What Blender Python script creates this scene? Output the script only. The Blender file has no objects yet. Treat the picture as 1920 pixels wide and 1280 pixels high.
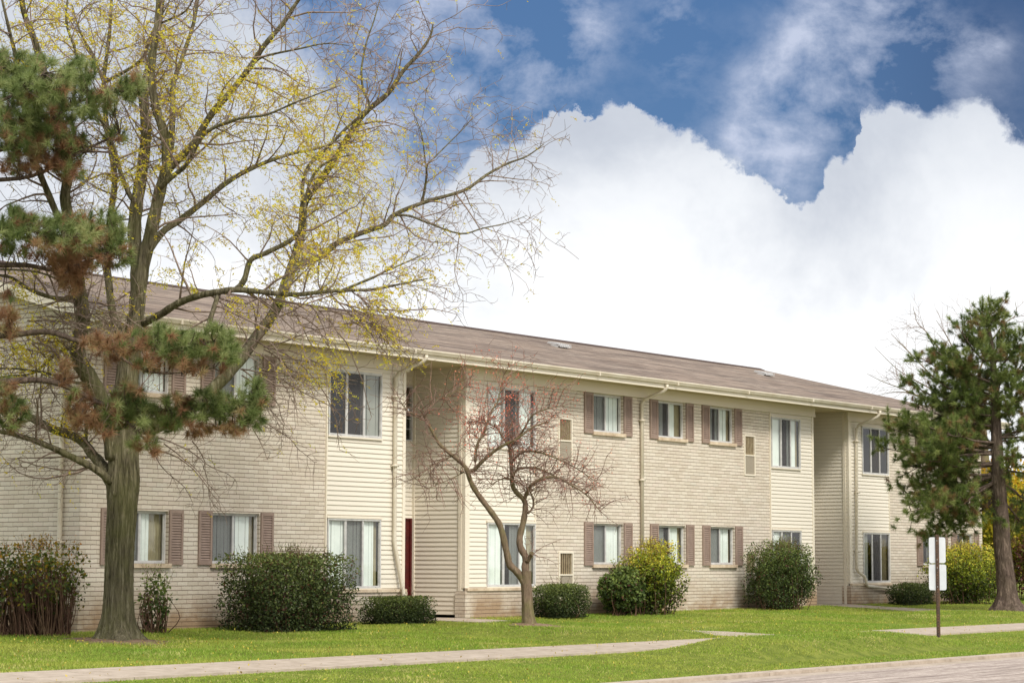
import bpy, math, random
import numpy as np
from math import sin, cos, pi, radians, sqrt, atan2
random.seed(7); rng = np.random.default_rng(7)
S = bpy.context.scene; COL = S.collection

# ------------------------------------------------------------------ camera numbers
FPX = 4150.0; PITCH = math.atan(414/FPX); ROLL = .003; EYE = 1.6
_c, _s = cos(PITCH), sin(PITCH)
Fv = np.array([0, _c, _s]); _U0 = np.array([0, -_s, _c]); _R0 = np.array([1., 0, 0])
Rv = cos(ROLL)*_R0 + sin(ROLL)*_U0; Uv = -sin(ROLL)*_R0 + cos(ROLL)*_U0
def ray(x, y): return Fv + (x-960)/FPX*Rv - (y-640)/FPX*Uv
def P(x, y, Y):
    """the point of a sight line that stands Y metres away"""
    r = ray(x, y); t = Y/r[1]; return np.array([r[0]*t, Y, r[2]*t+EYE])
# building frame: u along the front, w into the building
PHI = radians(53.427); D = np.array([cos(PHI), sin(PHI)]); N = np.array([-D[1], D[0]])
O = np.array([-6.884, 35.405])
def B(u, w, z): q = O + D*u + N*w; return np.array([q[0], q[1], z])
def toB(X, Y): d = np.array([X, Y]) - O; return float(d@D), float(d@N)

# ------------------------------------------------------------------ helpers
def lin(r, g, b):
    f = lambda c: (c/255/12.92 if c/255 <= .04045 else ((c/255+.055)/1.055)**2.4)
    return (f(r), f(g), f(b), 1)
def tag(o, label=None, cat=None, group=None, kind=None):
    if label: o['label'] = label
    if cat: o['category'] = cat
    if group: o['group'] = group
    if kind: o['kind'] = kind
    return o
def empty(name, loc=(0, 0, 0), rz=0):
    o = bpy.data.objects.new(name, None); COL.objects.link(o)
    o.location = loc; o.rotation_euler = (0, 0, rz); o.empty_display_size = .2
    return o
def link(name, me, mat, parent=None):
    o = bpy.data.objects.new(name, me); COL.objects.link(o)
    if mat: me.materials.append(mat)
    if parent: o.parent = parent
    return o
class MB:
    def __init__(s): s.v = []; s.f = []; s.a = []
    def quad(s, a, b, c, d, r=0.5):
        n = len(s.v); s.v += [tuple(a), tuple(b), tuple(c), tuple(d)]; s.f.append((n, n+1, n+2, n+3)); s.a.append(r)
    def tri(s, a, b, c, r=.5):
        n = len(s.v); s.v += [tuple(a), tuple(b), tuple(c)]; s.f.append((n, n+1, n+2)); s.a.append(r)
    def box(s, x0, x1, y0, y1, z0, z1):
        n = len(s.v)
        s.v += [(x0,y0,z0),(x1,y0,z0),(x1,y1,z0),(x0,y1,z0),(x0,y0,z1),(x1,y0,z1),(x1,y1,z1),(x0,y1,z1)]
        for f in ((0,3,2,1),(4,5,6,7),(0,1,5,4),(1,2,6,5),(2,3,7,6),(3,0,4,7)): s.f.append(tuple(n+i for i in f)); s.a.append(.5)
    def prism(s, prof, axis, a, b):
        """closed profile (list of 2-D points) swept from a to b along axis x or y"""
        n = len(s.v); k = len(prof)
        for t in (a, b):
            for p, q in prof: s.v.append((t, p, q) if axis == 'x' else ((p, t, q) if axis == 'y' else (p, q, t)))
        for i in range(k): j = (i+1) % k; s.f.append((n+i, n+j, n+k+j, n+k+i)); s.a.append(.5)
        s.f.append(tuple(n+i for i in range(k))[::-1]); s.f.append(tuple(n+k+i for i in range(k))); s.a += [.5, .5]
    def tube(s, pts, rad, sides=6, cap=True, rn=0, r=.5):
        pts = np.asarray(pts, float); m = len(pts)
        if np.isscalar(rad): rad = [rad]*m
        n0 = len(s.v)
        T = np.gradient(pts, axis=0); T /= (np.linalg.norm(T, axis=1)[:, None]+1e-9)
        ref = np.array([0, 0, 1.]) if abs(T[0][2]) < .9 else np.array([1., 0, 0])
        a = np.cross(T[0], ref); a /= np.linalg.norm(a)
        ang = np.arange(sides)*2*pi/sides
        for i in range(m):
            a = a - T[i]*(a@T[i]); a /= (np.linalg.norm(a)+1e-9); b = np.cross(T[i], a)
            ring = pts[i] + (np.cos(ang)[:, None]*a + np.sin(ang)[:, None]*b)*rad[i]
            s.v += [tuple(x) for x in ring]
        for i in range(m-1):
            for j in range(sides):
                k = (j+1) % sides; q = n0+i*sides
                s.f.append((q+j, q+k, q+sides+k, q+sides+j)); s.a.append(r)
        if cap and sides > 3:
            s.f.append(tuple(n0+j for j in range(sides))[::-1]); s.f.append(tuple(n0+(m-1)*sides+j for j in range(sides))); s.a += [r, r]
    def build(s, name, mat, parent=None, smooth=False):
        me = bpy.data.meshes.new(name); me.from_pydata(s.v, [], s.f)
        at = me.attributes.new('rnd', 'FLOAT', 'FACE'); at.data.foreach_set('value', np.array(s.a, dtype=np.float32))
        if smooth: me.polygons.foreach_set('use_smooth', np.ones(len(s.f), dtype=bool))
        me.update(); return link(name, me, mat, parent)
def cloud_mesh(name, corners, rnd, mat, parent=None):
    """corners (n, k, 3): n separate k-sided faces"""
    n, k, _ = corners.shape
    me = bpy.data.meshes.new(name); me.vertices.add(n*k); me.loops.add(n*k); me.polygons.add(n)
    me.vertices.foreach_set('co', corners.reshape(-1).astype(np.float32))
    me.loops.foreach_set('vertex_index', np.arange(n*k, dtype=np.int32))
    me.polygons.foreach_set('loop_start', np.arange(n, dtype=np.int32)*k)
    me.polygons.foreach_set('loop_total', np.full(n, k, dtype=np.int32))
    at = me.attributes.new('rnd', 'FLOAT', 'FACE'); at.data.foreach_set('value', np.clip(rnd, 0, 1).astype(np.float32))
    me.update(calc_edges=True); me.validate(); return link(name, me, mat, parent)
def unit(v): return v/(np.linalg.norm(v, axis=-1, keepdims=True)+1e-9)
def leaf_quads(C, size, aspect=.55, flat=0., dirs=None):
    n = len(C); a = unit(rng.normal(size=(n, 3))) if dirs is None else unit(dirs + rng.normal(size=(n, 3))*.35)
    nn = rng.normal(size=(n, 3)); nn[:, 2] += flat*2; b = unit(np.cross(a, nn))
    s = (size*rng.uniform(.6, 1.25, n))[:, None]
    return np.stack([C-a*s*.5, C+b*s*aspect*.5, C+a*s*.5, C-b*s*aspect*.5], axis=1)
# ------------------------------------------------------------------ materials
class NT:
    def __init__(s, name):
        s.m = bpy.data.materials.new(name); s.m.use_nodes = True; s.t = s.m.node_tree; s.n = s.t.nodes
        s.b = s.n['Principled BSDF']; s.out = s.n['Material Output']
    def node(s, k, **kw):
        x = s.n.new(k)
        for a, b in kw.items(): setattr(x, a, b)
        return x
    def L(s, a, b): s.t.links.new(a, b)
    def val(s, sock, v):
        if hasattr(v, 'links'): s.L(v, sock)
        else: sock.default_value = v
    def math(s, op, a, b=0., c=0., clamp=False):
        x = s.node('ShaderNodeMath', operation=op, use_clamp=clamp); s.val(x.inputs[0], a); s.val(x.inputs[1], b); s.val(x.inputs[2], c); return x.outputs[0]
    def mix(s, f, a, b, mode='MIX'):
        x = s.node('ShaderNodeMix', data_type='RGBA', blend_type=mode); x.clamp_factor = True
        s.val(x.inputs[0], f); s.val(x.inputs[6], a); s.val(x.inputs[7], b); return x.outputs[2]
    def ramp(s, f, stops):
        x = s.node('ShaderNodeValToRGB'); e = x.color_ramp.elements
        while len(e) < len(stops): e.new(.5)
        for el, (p, c) in zip(e, stops): el.position = p; el.color = c if len(c) == 4 else (*c, 1)
        s.L(f, x.inputs[0]); return x.outputs[0]
    def obj(s): return s.node('ShaderNodeTexCoord').outputs['Object']
    def mapping(s, v, scale=(1, 1, 1), rot=(0, 0, 0)):
        x = s.node('ShaderNodeMapping'); s.L(v, x.inputs[0]); x.inputs['Scale'].default_value = scale; x.inputs['Rotation'].default_value = rot; return x.outputs[0]
    def noise(s, v, scale, detail=4, rough=.6, dist=0):
        x = s.node('ShaderNodeTexNoise'); s.L(v, x.inputs['Vector']); x.inputs['Scale'].default_value = scale
        x.inputs['Detail'].default_value = detail; x.inputs['Roughness'].default_value = rough; x.inputs['Distortion'].default_value = dist; return x.outputs[0]
    def xyz(s, v):
        x = s.node('ShaderNodeSeparateXYZ'); s.L(v, x.inputs[0]); return x.outputs
    def comb(s, a, b, c=0.):
        x = s.node('ShaderNodeCombineXYZ'); s.val(x.inputs[0], a); s.val(x.inputs[1], b); s.val(x.inputs[2], c); return x.outputs[0]
    def bump(s, h, strength=.3, dist=.01, nrm=None):
        x = s.node('ShaderNodeBump'); s.L(h, x.inputs['Height']); x.inputs['Strength'].default_value = strength; x.inputs['Distance'].default_value = dist
        if nrm: s.L(nrm, x.inputs['Normal'])
        s.L(x.outputs[0], s.b.inputs['Normal']); return x.outputs[0]
    def done(s, col=None, rough=.8, spec=.3, metal=0):
        if col is not None: s.val(s.b.inputs['Base Color'], col)
        s.val(s.b.inputs['Roughness'], rough); s.b.inputs['Specular IOR Level'].default_value = spec; s.b.inputs['Metallic'].default_value = metal
        return s.m
def plain(name, c, c2=None, scale=6, rough=.6, spec=.3, metal=0, bump=0):
    t = NT(name); v = t.obj(); n = t.noise(v, scale, 5)
    if c2 is None: c2 = tuple(x*.82 for x in c[:3])+(1,)
    col = t.mix(t.ramp(n, [(.3, (0, 0, 0)), (.7, (1, 1, 1))]), c, c2)
    if bump: t.bump(t.noise(v, scale*8, 3), .4, bump)
    return t.done(col, rough, spec, metal)
def brick_mat():
    t = NT('painted_split_face_brick'); v = t.obj(); x, y, z = t.xyz(v)
    h = t.math('ADD', x, y); RH = .0743; BL = .243
    row = t.math('DIVIDE', z, RH); rf = t.math('FRACT', row); ri = t.math('FLOOR', row)
    wob = t.math('MULTIPLY', t.math('SUBTRACT', t.noise(t.comb(h, z), 9, 2), .5), .22)
    rfw = t.math('FRACT', t.math('ADD', row, wob))
    off = t.math('MULTIPLY', t.math('MODULO', ri, 2.), .5)
    jit = t.math('MULTIPLY', t.math('SUBTRACT', t.noise(t.comb(0., ri), 3.7, 0), .5), .5)
    hb = t.math('ADD', t.math('ADD', t.math('DIVIDE', h, BL), off), jit)
    hf = t.math('FRACT', hb); hi = t.math('FLOOR', hb)
    bed = t.math('SMOOTH_MIN', t.math('MULTIPLY', t.math('LESS_THAN', rfw, .17), 1.), 1., 0.)
    head = t.math('LESS_THAN', hf, .035)
    wn = t.node('ShaderNodeTexWhiteNoise', noise_dimensions='2D'); t.L(t.comb(hi, ri), wn.inputs['Vector'])
    hv = t.node('ShaderNodeSeparateColor'); t.L(wn.outputs['Color'], hv.inputs[0])
    col = t.ramp(wn.outputs['Value'], [(0, lin(200, 190, 173)), (.35, lin(210, 201, 184)), (.7, lin(218, 210, 194)), (.88, lin(211, 199, 184)), (1, lin(206, 200, 185))])
    n1 = t.noise(v, 1.1, 5); col = t.mix(t.math('MULTIPLY', t.ramp(n1, [(.42, (0, 0, 0)), (.75, (1, 1, 1))]), .28), col, lin(196, 178, 158))
    n2 = t.noise(v, 60, 4, .7); col = t.mix(t.ramp(n2, [(.35, (.0, .0, .0)), (.75, (.45, .45, .45))]), col, lin(176, 156, 130))
    # grime that has climbed from the soil
    g = t.math('MULTIPLY', t.math('SUBTRACT', 1.3, z, clamp=True), 1.9)
    gn = t.math('MULTIPLY', g, t.ramp(t.noise(t.mapping(v, (.6, .6, 1)), 1.3, 5, .65), [(.36, (.04, .04, .04)), (.6, (1, 1, 1))]), clamp=True)
    col = t.mix(t.math('MULTIPLY', gn, .95, clamp=True), col, lin(158, 132, 104))
    col = t.mix(t.math('MULTIPLY', bed, .78), col, lin(100, 82, 68)); col = t.mix(t.math('MULTIPLY', head, .5), col, lin(120, 98, 80))
    edge = t.math('MULTIPLY', t.math('SUBTRACT', 1., bed), t.math('SUBTRACT', 1., head))
    hgt = t.math('ADD', t.math('MULTIPLY', edge, .6), t.math('MULTIPLY', t.noise(t.mapping(v, (1, 1, 1.6)), 34, 5, .7), .9))
    t.bump(hgt, .6, .009); return t.done(col, .9, .2)
def siding_mat(name, c, lap=False):
    t = NT(name); v = t.obj(); n = t.noise(t.mapping(v, (1, 1, 4)), 1.5, 5); n2 = t.noise(t.mapping(v, (2, 2, .5)), 4, 4)
    col = t.mix(t.math('MULTIPLY', n, .35), c, tuple(a*.80 for a in c[:3])+(1,))
    z = t.xyz(v)[2]; g = t.math('MULTIPLY', t.math('SUBTRACT', 1.5, z, clamp=True), n2)
    col = t.mix(t.math('MULTIPLY', g, .4, clamp=True), col, lin(176, 160, 132))
    if lap: ff = t.math('FRACT', t.math('DIVIDE', t.math('SUBTRACT', z, .05), .089)); col = t.mix(t.math('MULTIPLY', t.math('LESS_THAN', ff, .12), .22), col, lin(120, 98, 74))  # dark line per course paints the shade under each lap into the colour
    t.bump(t.noise(t.mapping(v, (3, 3, 40)), 6, 3), .12, .003); return t.done(col, .55, .3)
def roof_mat():
    t = NT('asphalt_shingle'); v = t.obj(); x, y, z = t.xyz(v)
    br = t.node('ShaderNodeTexBrick'); t.L(t.comb(x, y), br.inputs['Vector']); br.inputs['Scale'].default_value = 1
    br.inputs['Brick Width'].default_value = .31; br.inputs['Row Height'].default_value = .135; br.inputs['Mortar Size'].default_value = .007; br.offset = .5
    br.inputs['Color1'].default_value = lin(112, 102, 92); br.inputs['Color2'].default_value = lin(156, 143, 128); br.inputs['Mortar'].default_value = lin(78, 64, 58)
    br.inputs['Bias'].default_value = -.1
    n = t.noise(t.mapping(v, (1, .7, 1)), .9, 6, .7); col = t.mix(t.ramp(n, [(.35, (0, 0, 0)), (.7, (1, 1, 1))]), br.outputs['Color'], lin(140, 122, 106))
    st = t.noise(t.mapping(v, (.16, 3.2, 1)), 1.6, 5, .6); col = t.mix(t.math('MULTIPLY', t.ramp(st, [(.45, (0, 0, 0)), (.62, (1, 1, 1))]), .8), col, lin(92, 78, 70))
    st2 = t.noise(t.mapping(v, (.3, 5, 1)), 2.1, 4, .6); col = t.mix(t.math('MULTIPLY', t.ramp(st2, [(.5, (0, 0, 0)), (.66, (1, 1, 1))]), .65), col, lin(186, 166, 148))
    n3 = t.noise(v, 45, 3, .7); col = t.mix(t.math('MULTIPLY', n3, .35), col, lin(98, 88, 80))
    t.bump(t.math('ADD', t.math('MULTIPLY', t.math('FRACT', t.math('DIVIDE', y, .135)), -1.), br.outputs['Fac']), .6, .02); return t.done(col, .95, .15)
def foliage(name, stops, trans=.35, rough=.6, nscale=3.):
    t = NT(name); at = t.node('ShaderNodeAttribute', attribute_name='rnd'); v = t.obj()
    f = t.math('ADD', at.outputs['Fac'], t.math('MULTIPLY', t.math('SUBTRACT', t.noise(v, nscale, 3), .5), .5), clamp=True)
    col = t.ramp(f, stops); t.L(col, t.b.inputs['Base Color']); t.b.inputs['Roughness'].default_value = rough; t.b.inputs['Specular IOR Level'].default_value = .25
    if trans:
        tr = t.node('ShaderNodeBsdfTranslucent'); t.L(col, tr.inputs[0]); mx = t.node('ShaderNodeMixShader'); mx.inputs[0].default_value = trans
        t.L(t.b.outputs[0], mx.inputs[1]); t.L(tr.outputs[0], mx.inputs[2]); t.L(mx.outputs[0], t.out.inputs[0])
    return t.m
def bark_mat(name, c1, c2, c3, vs=(9, 9, 1.4), bump=.03, moss=.5):
    t = NT(name); v = t.obj()
    n = t.noise(t.mapping(v, vs), 2.2, 5, .7, .8); w = t.ramp(n, [(.3, c1), (.55, c2), (.75, c3)])
    m = t.noise(v, 1.6, 5, .7); w = t.mix(t.math('MULTIPLY', t.ramp(m, [(.42, (0, 0, 0)), (.62, (1, 1, 1))]), moss), w, lin(112, 116, 62))
    t.bump(n, .9, bump); return t.done(w, .95, .1)
def glass_mat(name, tint, refl=.12):
    t = NT(name); tr = t.node('ShaderNodeBsdfTransparent'); tr.inputs[0].default_value = tint
    gl = t.node('ShaderNodeBsdfGlossy'); gl.inputs['Roughness'].default_value = .02; gl.inputs[0].default_value = (.95, .93, .9, 1)
    lw = t.node('ShaderNodeLayerWeight'); lw.inputs[0].default_value = .5; fr = t.math('MULTIPLY', t.math('POWER', lw.outputs['Facing'], 4.), .8)
    n = t.noise(t.obj(), .8, 2); b = t.node('ShaderNodeBump'); t.L(n, b.inputs['Height']); b.inputs['Strength'].default_value = .15; b.inputs['Distance'].default_value = .02; t.L(b.outputs[0], gl.inputs['Normal'])
    mx = t.node('ShaderNodeMixShader'); t.L(t.math('ADD', fr, refl, clamp=True), mx.inputs[0]); t.L(tr.outputs[0], mx.inputs[1]); t.L(gl.outputs[0], mx.inputs[2]); t.L(mx.outputs[0], t.out.inputs[0]); return t.m
def screen_mat():
    t = NT('insect_screen'); tr = t.node('ShaderNodeBsdfTransparent'); mx = t.node('ShaderNodeMixShader'); mx.inputs[0].default_value = .55
    t.done(lin(92, 90, 90), .8, .1); t.L(tr.outputs[0], mx.inputs[1]); t.L(t.b.outputs[0], mx.inputs[2]); t.L(mx.outputs[0], t.out.inputs[0]); return t.m
def ground_mat(name, a, b, c, sc=6, bmp=.02):
    t = NT(name); v = t.obj(); n = t.noise(v, sc, 6, .7); n2 = t.noise(v, .5, 4); col = t.ramp(n, [(.3, a), (.5, b), (.72, c)])
    col = t.mix(t.math('MULTIPLY', n2, .4), col, a); t.bump(t.noise(v, sc*4, 4, .7), .6, bmp); return t.done(col, .95, .1)
def grass_mat():
    t = NT('lawn_grass'); at = t.node('ShaderNodeAttribute', attribute_name='rnd'); v = t.obj()
    col = t.ramp(at.outputs['Fac'], [(0, lin(98, 122, 40)), (.4, lin(144, 166, 60)), (.75, lin(176, 188, 84)), (.93, lin(200, 200, 104)), (1, lin(216, 202, 134))])
    n = t.noise(t.mapping(v, (.35, .9, 1)), .8, 5, .6)
    col = t.mix(t.math('MULTIPLY', t.ramp(n, [(.45, (0, 0, 0)), (.68, (1, 1, 1))]), .6), col, lin(196, 188, 98))
    n2 = t.noise(v, .33, 4); col = t.mix(t.math('MULTIPLY', t.ramp(n2, [(.45, (0, 0, 0)), (.65, (1, 1, 1))]), .5), col, lin(114, 156, 52))
    t.done(col, .7, .2); tr = t.node('ShaderNodeBsdfTranslucent'); t.L(col, tr.inputs[0]); mx = t.node('ShaderNodeMixShader'); mx.inputs[0].default_value = .4
    t.L(t.b.outputs[0], mx.inputs[1]); t.L(tr.outputs[0], mx.inputs[2]); t.L(mx.outputs[0], t.out.inputs[0]); return t.m
M = dict(
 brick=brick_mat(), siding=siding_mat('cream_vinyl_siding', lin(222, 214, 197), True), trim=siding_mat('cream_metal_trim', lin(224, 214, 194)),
 stone=plain('limestone_sill', lin(214, 198, 172), lin(170, 148, 122), 5, .85, .2, 0, .006), roof=roof_mat(), cap=plain('ridge_shingle', lin(88, 74, 68), None, 5, .95, .1),
 soffit=siding_mat('tan_soffit', lin(200, 184, 152)), gutter=plain('cream_gutter', lin(216, 207, 188), lin(198, 186, 163), 2.5, .45, .4),
 shutter=plain('mauve_brown_shutter', lin(152, 132, 118), lin(136, 116, 103), 7, .6, .3), alu=plain('aluminium_frame', lin(206, 204, 198), lin(176, 174, 170), 9, .45, .4, .05),
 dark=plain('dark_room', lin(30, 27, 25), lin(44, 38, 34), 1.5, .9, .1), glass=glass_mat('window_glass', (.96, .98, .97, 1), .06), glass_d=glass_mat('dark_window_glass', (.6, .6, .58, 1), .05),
 blind=plain('white_vertical_blind', lin(232, 236, 228), lin(214, 220, 212), 3, .7, .2), curtain=plain('tan_curtain', lin(166, 156, 126), lin(134, 124, 98), 4, .85, .1), screen=screen_mat(),
 door=plain('dark_red_door', lin(84, 20, 16), lin(62, 14, 12), 6, .5, .4), grille=plain('grille_louvre', lin(196, 180, 146), lin(160, 140, 110), 9, .5, .3),
 rust=plain('grille_cavity', lin(28, 20, 14), lin(66, 40, 20), 4, .9, .1), mesh=plain('grey_cover_plate', lin(160, 150, 132), lin(136, 126, 110), 40, .7, .3),
 white=plain('white_roof_vent', lin(190, 188, 184), None, 5, .6, .4), concrete=ground_mat('sidewalk_concrete', lin(150, 136, 120), lin(176, 162, 145), lin(192, 178, 162), 5, .006),
 asphalt=None, lawn=ground_mat('lawn_soil', lin(80, 92, 36), lin(112, 120, 50), lin(142, 144, 68), 5, .03), soil=ground_mat('bare_soil', lin(96, 76, 58), lin(134, 112, 92), lin(158, 138, 116), 12, .02),
 grass=grass_mat(), post=plain('brown_steel_post', lin(70, 56, 46), lin(96, 68, 46), 14, .6, .4, .3), sign=plain('bare_aluminium_sign', lin(226, 228, 230), lin(206, 208, 210), 3, .4, .4, .1),
 bark=bark_mat('locust_bark', lin(44, 38, 30), lin(118, 110, 88), lin(172, 162, 138), (8, 8, .9), .08, .33), bark2=bark_mat('crabapple_bark', lin(84, 70, 58), lin(122, 104, 86), lin(150, 132, 112), (12, 12, 3), .012, .45),
 bark3=bark_mat('pine_bark', lin(56, 46, 40), lin(98, 84, 74), lin(144, 126, 112), (7, 7, 2), .04, .06),
 twig=bark_mat('locust_twig', lin(104, 86, 76), lin(140, 122, 110), lin(166, 150, 138), (3, 3, 3), .003, .08), twig2=bark_mat('crabapple_twig', lin(104, 78, 70), lin(138, 110, 98), lin(156, 132, 118), (3, 3, 3), .003, .1),
 twig3=bark_mat('shrub_twig', lin(70, 50, 42), lin(100, 76, 62), lin(124, 102, 84), (3, 3, 3), .003, .1),
)
def asphalt_mat():
    t = NT('worn_asphalt'); v = t.obj(); n = t.noise(v, 11, 7, .85); st = t.noise(t.mapping(t.mapping(v, (1, 1, 1), (0, 0, -PHI)), (.22, 2.4, 1)), 2.6, 7, .72)
    col = t.ramp(n, [(.3, lin(132, 118, 108)), (.5, lin(176, 162, 150)), (.66, lin(214, 200, 186))]); col = t.mix(t.math('MULTIPLY', t.ramp(st, [(.42, (0, 0, 0)), (.66, (1, 1, 1))]), .9), col, lin(118, 104, 96))
    t.bump(n, .6, .012); return t.done(col, .95, .15)
M['asphalt'] = asphalt_mat()
def post_mat():
    t = NT('punched_brown_post'); v = t.obj(); x, y, z = t.xyz(v)
    col = t.mix(t.ramp(t.noise(v, 14, 5), [(.4, (0, 0, 0)), (.6, (1, 1, 1))]), lin(78, 64, 54), lin(104, 76, 54))
    h = t.math('MULTIPLY', t.math('LESS_THAN', t.math('FRACT', t.math('DIVIDE', z, .05)), .36), t.math('LESS_THAN', t.math('ABSOLUTE', x), .007))
    return t.done(t.mix(h, col, (.008, .008, .008, 1)), .55, .4)
M['post'] = post_mat()

# ------------------------------------------------------------------ ground
def base_z(u): return .47 + .0036*min(max(u, -10), 34)
def gz(u, w):
    b = base_z(u)
    if w >= 0: z = b
    elif w >= -7.2: z = b + (.33-b)*(-w/7.2)
    elif w >= -8.6: z = .33 + (.30-.33)*((-w-7.2)/1.4)
    elif w >= -11.3: z = .30 + (.14-.30)*((-w-8.6)/2.7)
    else: z = -.05
    if w > -7.0 and w < -.6:
        k = min(1, (w+7.0)/1.2, (-.6-w)/1.0) if w > -7 else 0
        z += .035*k*sin(u*.55+1)*sin(w*.9+.4) + .015*k*sin(u*1.7+w*1.3)
    def bmp(x, a, b, s): return max(0, min(1, (x-a)/s, (b-x)/s))
    if w < -8.62: z += .02*bmp(w, -10.6, -8.62, .45)+.20*bmp(u, 2.6, 11.2, 2.0)*bmp(w, -10.6, -8.62, .45)
    if -7.1 < w < -3: z += .17*bmp(u, 4.6, 8.56, 1.1)*bmp(w, -7.14, -3.1, .5) + .08*bmp(u, 19.5, 24.45, .9)*bmp(w, -7.0, -3.0, 1.0)
    return z
def sheet(name, us, ws, zf, mat, kind='structure', skirt=0):
    mb = MB(); nu, nw = len(us), len(ws)
    for u in us:
        for w in ws: mb.v.append(tuple(B(u, w, zf(u, w))))
    for i in range(nu-1):
        for j in range(nw-1): a = i*nw+j; mb.f.append((a, a+nw, a+nw+1, a+1)); mb.a.append(.5)
    o = mb.build(name, mat, smooth=True); o['kind'] = kind
    return o
us = [-400, -120, -40]+list(np.arange(-16, 50, .5))+[60, 90, 200, 500]
ws = [-400, -100, -60, -11.42, -11.3]+list(np.arange(-11.0, .4, .28))+[1.4, 4, 12, 40, 120, 500]
sheet('lawn', us, ws, lambda u, w: gz(u, w), M['lawn'])
pu = list(np.arange(-40, 90, 1.5))
def slabs(name, mat, u0, u1, w0, w1, step, zf, along='u', th=.1, gap=.012):
    """concrete walk poured in slabs with open joints; one mesh"""
    mb = MB(); a = u0 if along == 'u' else w0; end = u1 if along == 'u' else w1
    while a < end-1e-6:
        b = min(a+step, end)-gap
        q = ((a, w0), (b, w0), (b, w1), (a, w1)) if along == 'u' else ((u0, a), (u1, a), (u1, b), (u0, b))
        t = [B(x, y, zf(x, y)) for x, y in q]; bt = [p-np.array([0, 0, th]) for p in t]; n = len(mb.v)
        mb.v += [tuple(p) for p in t+bt]; mb.f += [(n, n+1, n+2, n+3)]+[(n+i, n+4+i, n+4+(i+1) % 4, n+(i+1) % 4) for i in range(4)]; mb.a += [.5]*5
        a += step
    o = mb.build(name, mat); o['kind'] = 'structure'; return o
slabs('sidewalk', M['concrete'], -40, 90, -8.6, -7.2, 1.5, lambda u, w: gz(u, w)+.032)
slabs('entrance_path', M['concrete'], 8.62, 9.93, -7.18, 1.3, 1.2, lambda u, w: base_z(u)+.02 if w > -.4 else gz(u, w)+.022, 'w')
slabs('entrance_path', M['concrete'], 24.5, 25.85, -7.18, 1.6, 1.2, lambda u, w: base_z(u)+.02 if w > -.4 else gz(u, w)+.022, 'w')
slabs('curb', M['concrete'], -40, 90, -11.44, -11.28, 3.0, lambda u, w: .135+.012*(w > -11.4), th=.25)
slabs('gutter_pan', M['concrete'], -40, 90, -11.85, -11.445, 3.0, lambda u, w: .088+.006*(w < -11.6), th=.12)
sheet('road', [-300, -40, -20, 0, 20, 40, 90, 300], [-60, -30, -20, -14, -11.855], lambda u, w: 0.097+.05*min(1, (-w-11.9)/8), M['asphalt'])
# soil rings under the trees
def soil_patch(cx, cy, r, seed, nm='soil_patch'):
    rr = np.random.default_rng(seed); mb = MB(); k = 26
    u, w = toB(cx, cy); mb.v.append((cx, cy, gz(u, w)+.045)); ph = rr.uniform(0, 6, 4)
    for ring, f in ((0, .5), (1, 1.)):
        for i in range(k):
            a = i*2*pi/k; q = r*f*(1+.2*sin(2*a+ph[0])+.13*sin(5*a+ph[1])); X, Y = cx+cos(a)*q, cy+sin(a)*q; u, w = toB(X, Y)
            mb.v.append((X, Y, gz(u, w)+(.035 if ring == 0 else .004)))
    for i in range(k):
        j = (i+1) % k; mb.f += [(0, 1+i, 1+j), (1+i, 1+k+i, 1+k+j, 1+j)]; mb.a += [.5, .5]
    o = mb.build(nm, M['soil'], smooth=True); o['kind'] = 'structure'
T1 = np.array([-5.875, 33.076]); T2 = np.array([.286, 37.83]); T3 = np.array([11.73, 52.62]); SG = np.array([7.574, 39.54])
soil_patch(T1[0], T1[1], .85, 1); soil_patch(T2[0]+.1, T2[1], .42, 2); soil_patch(T3[0], T3[1], .6, 3)

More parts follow.
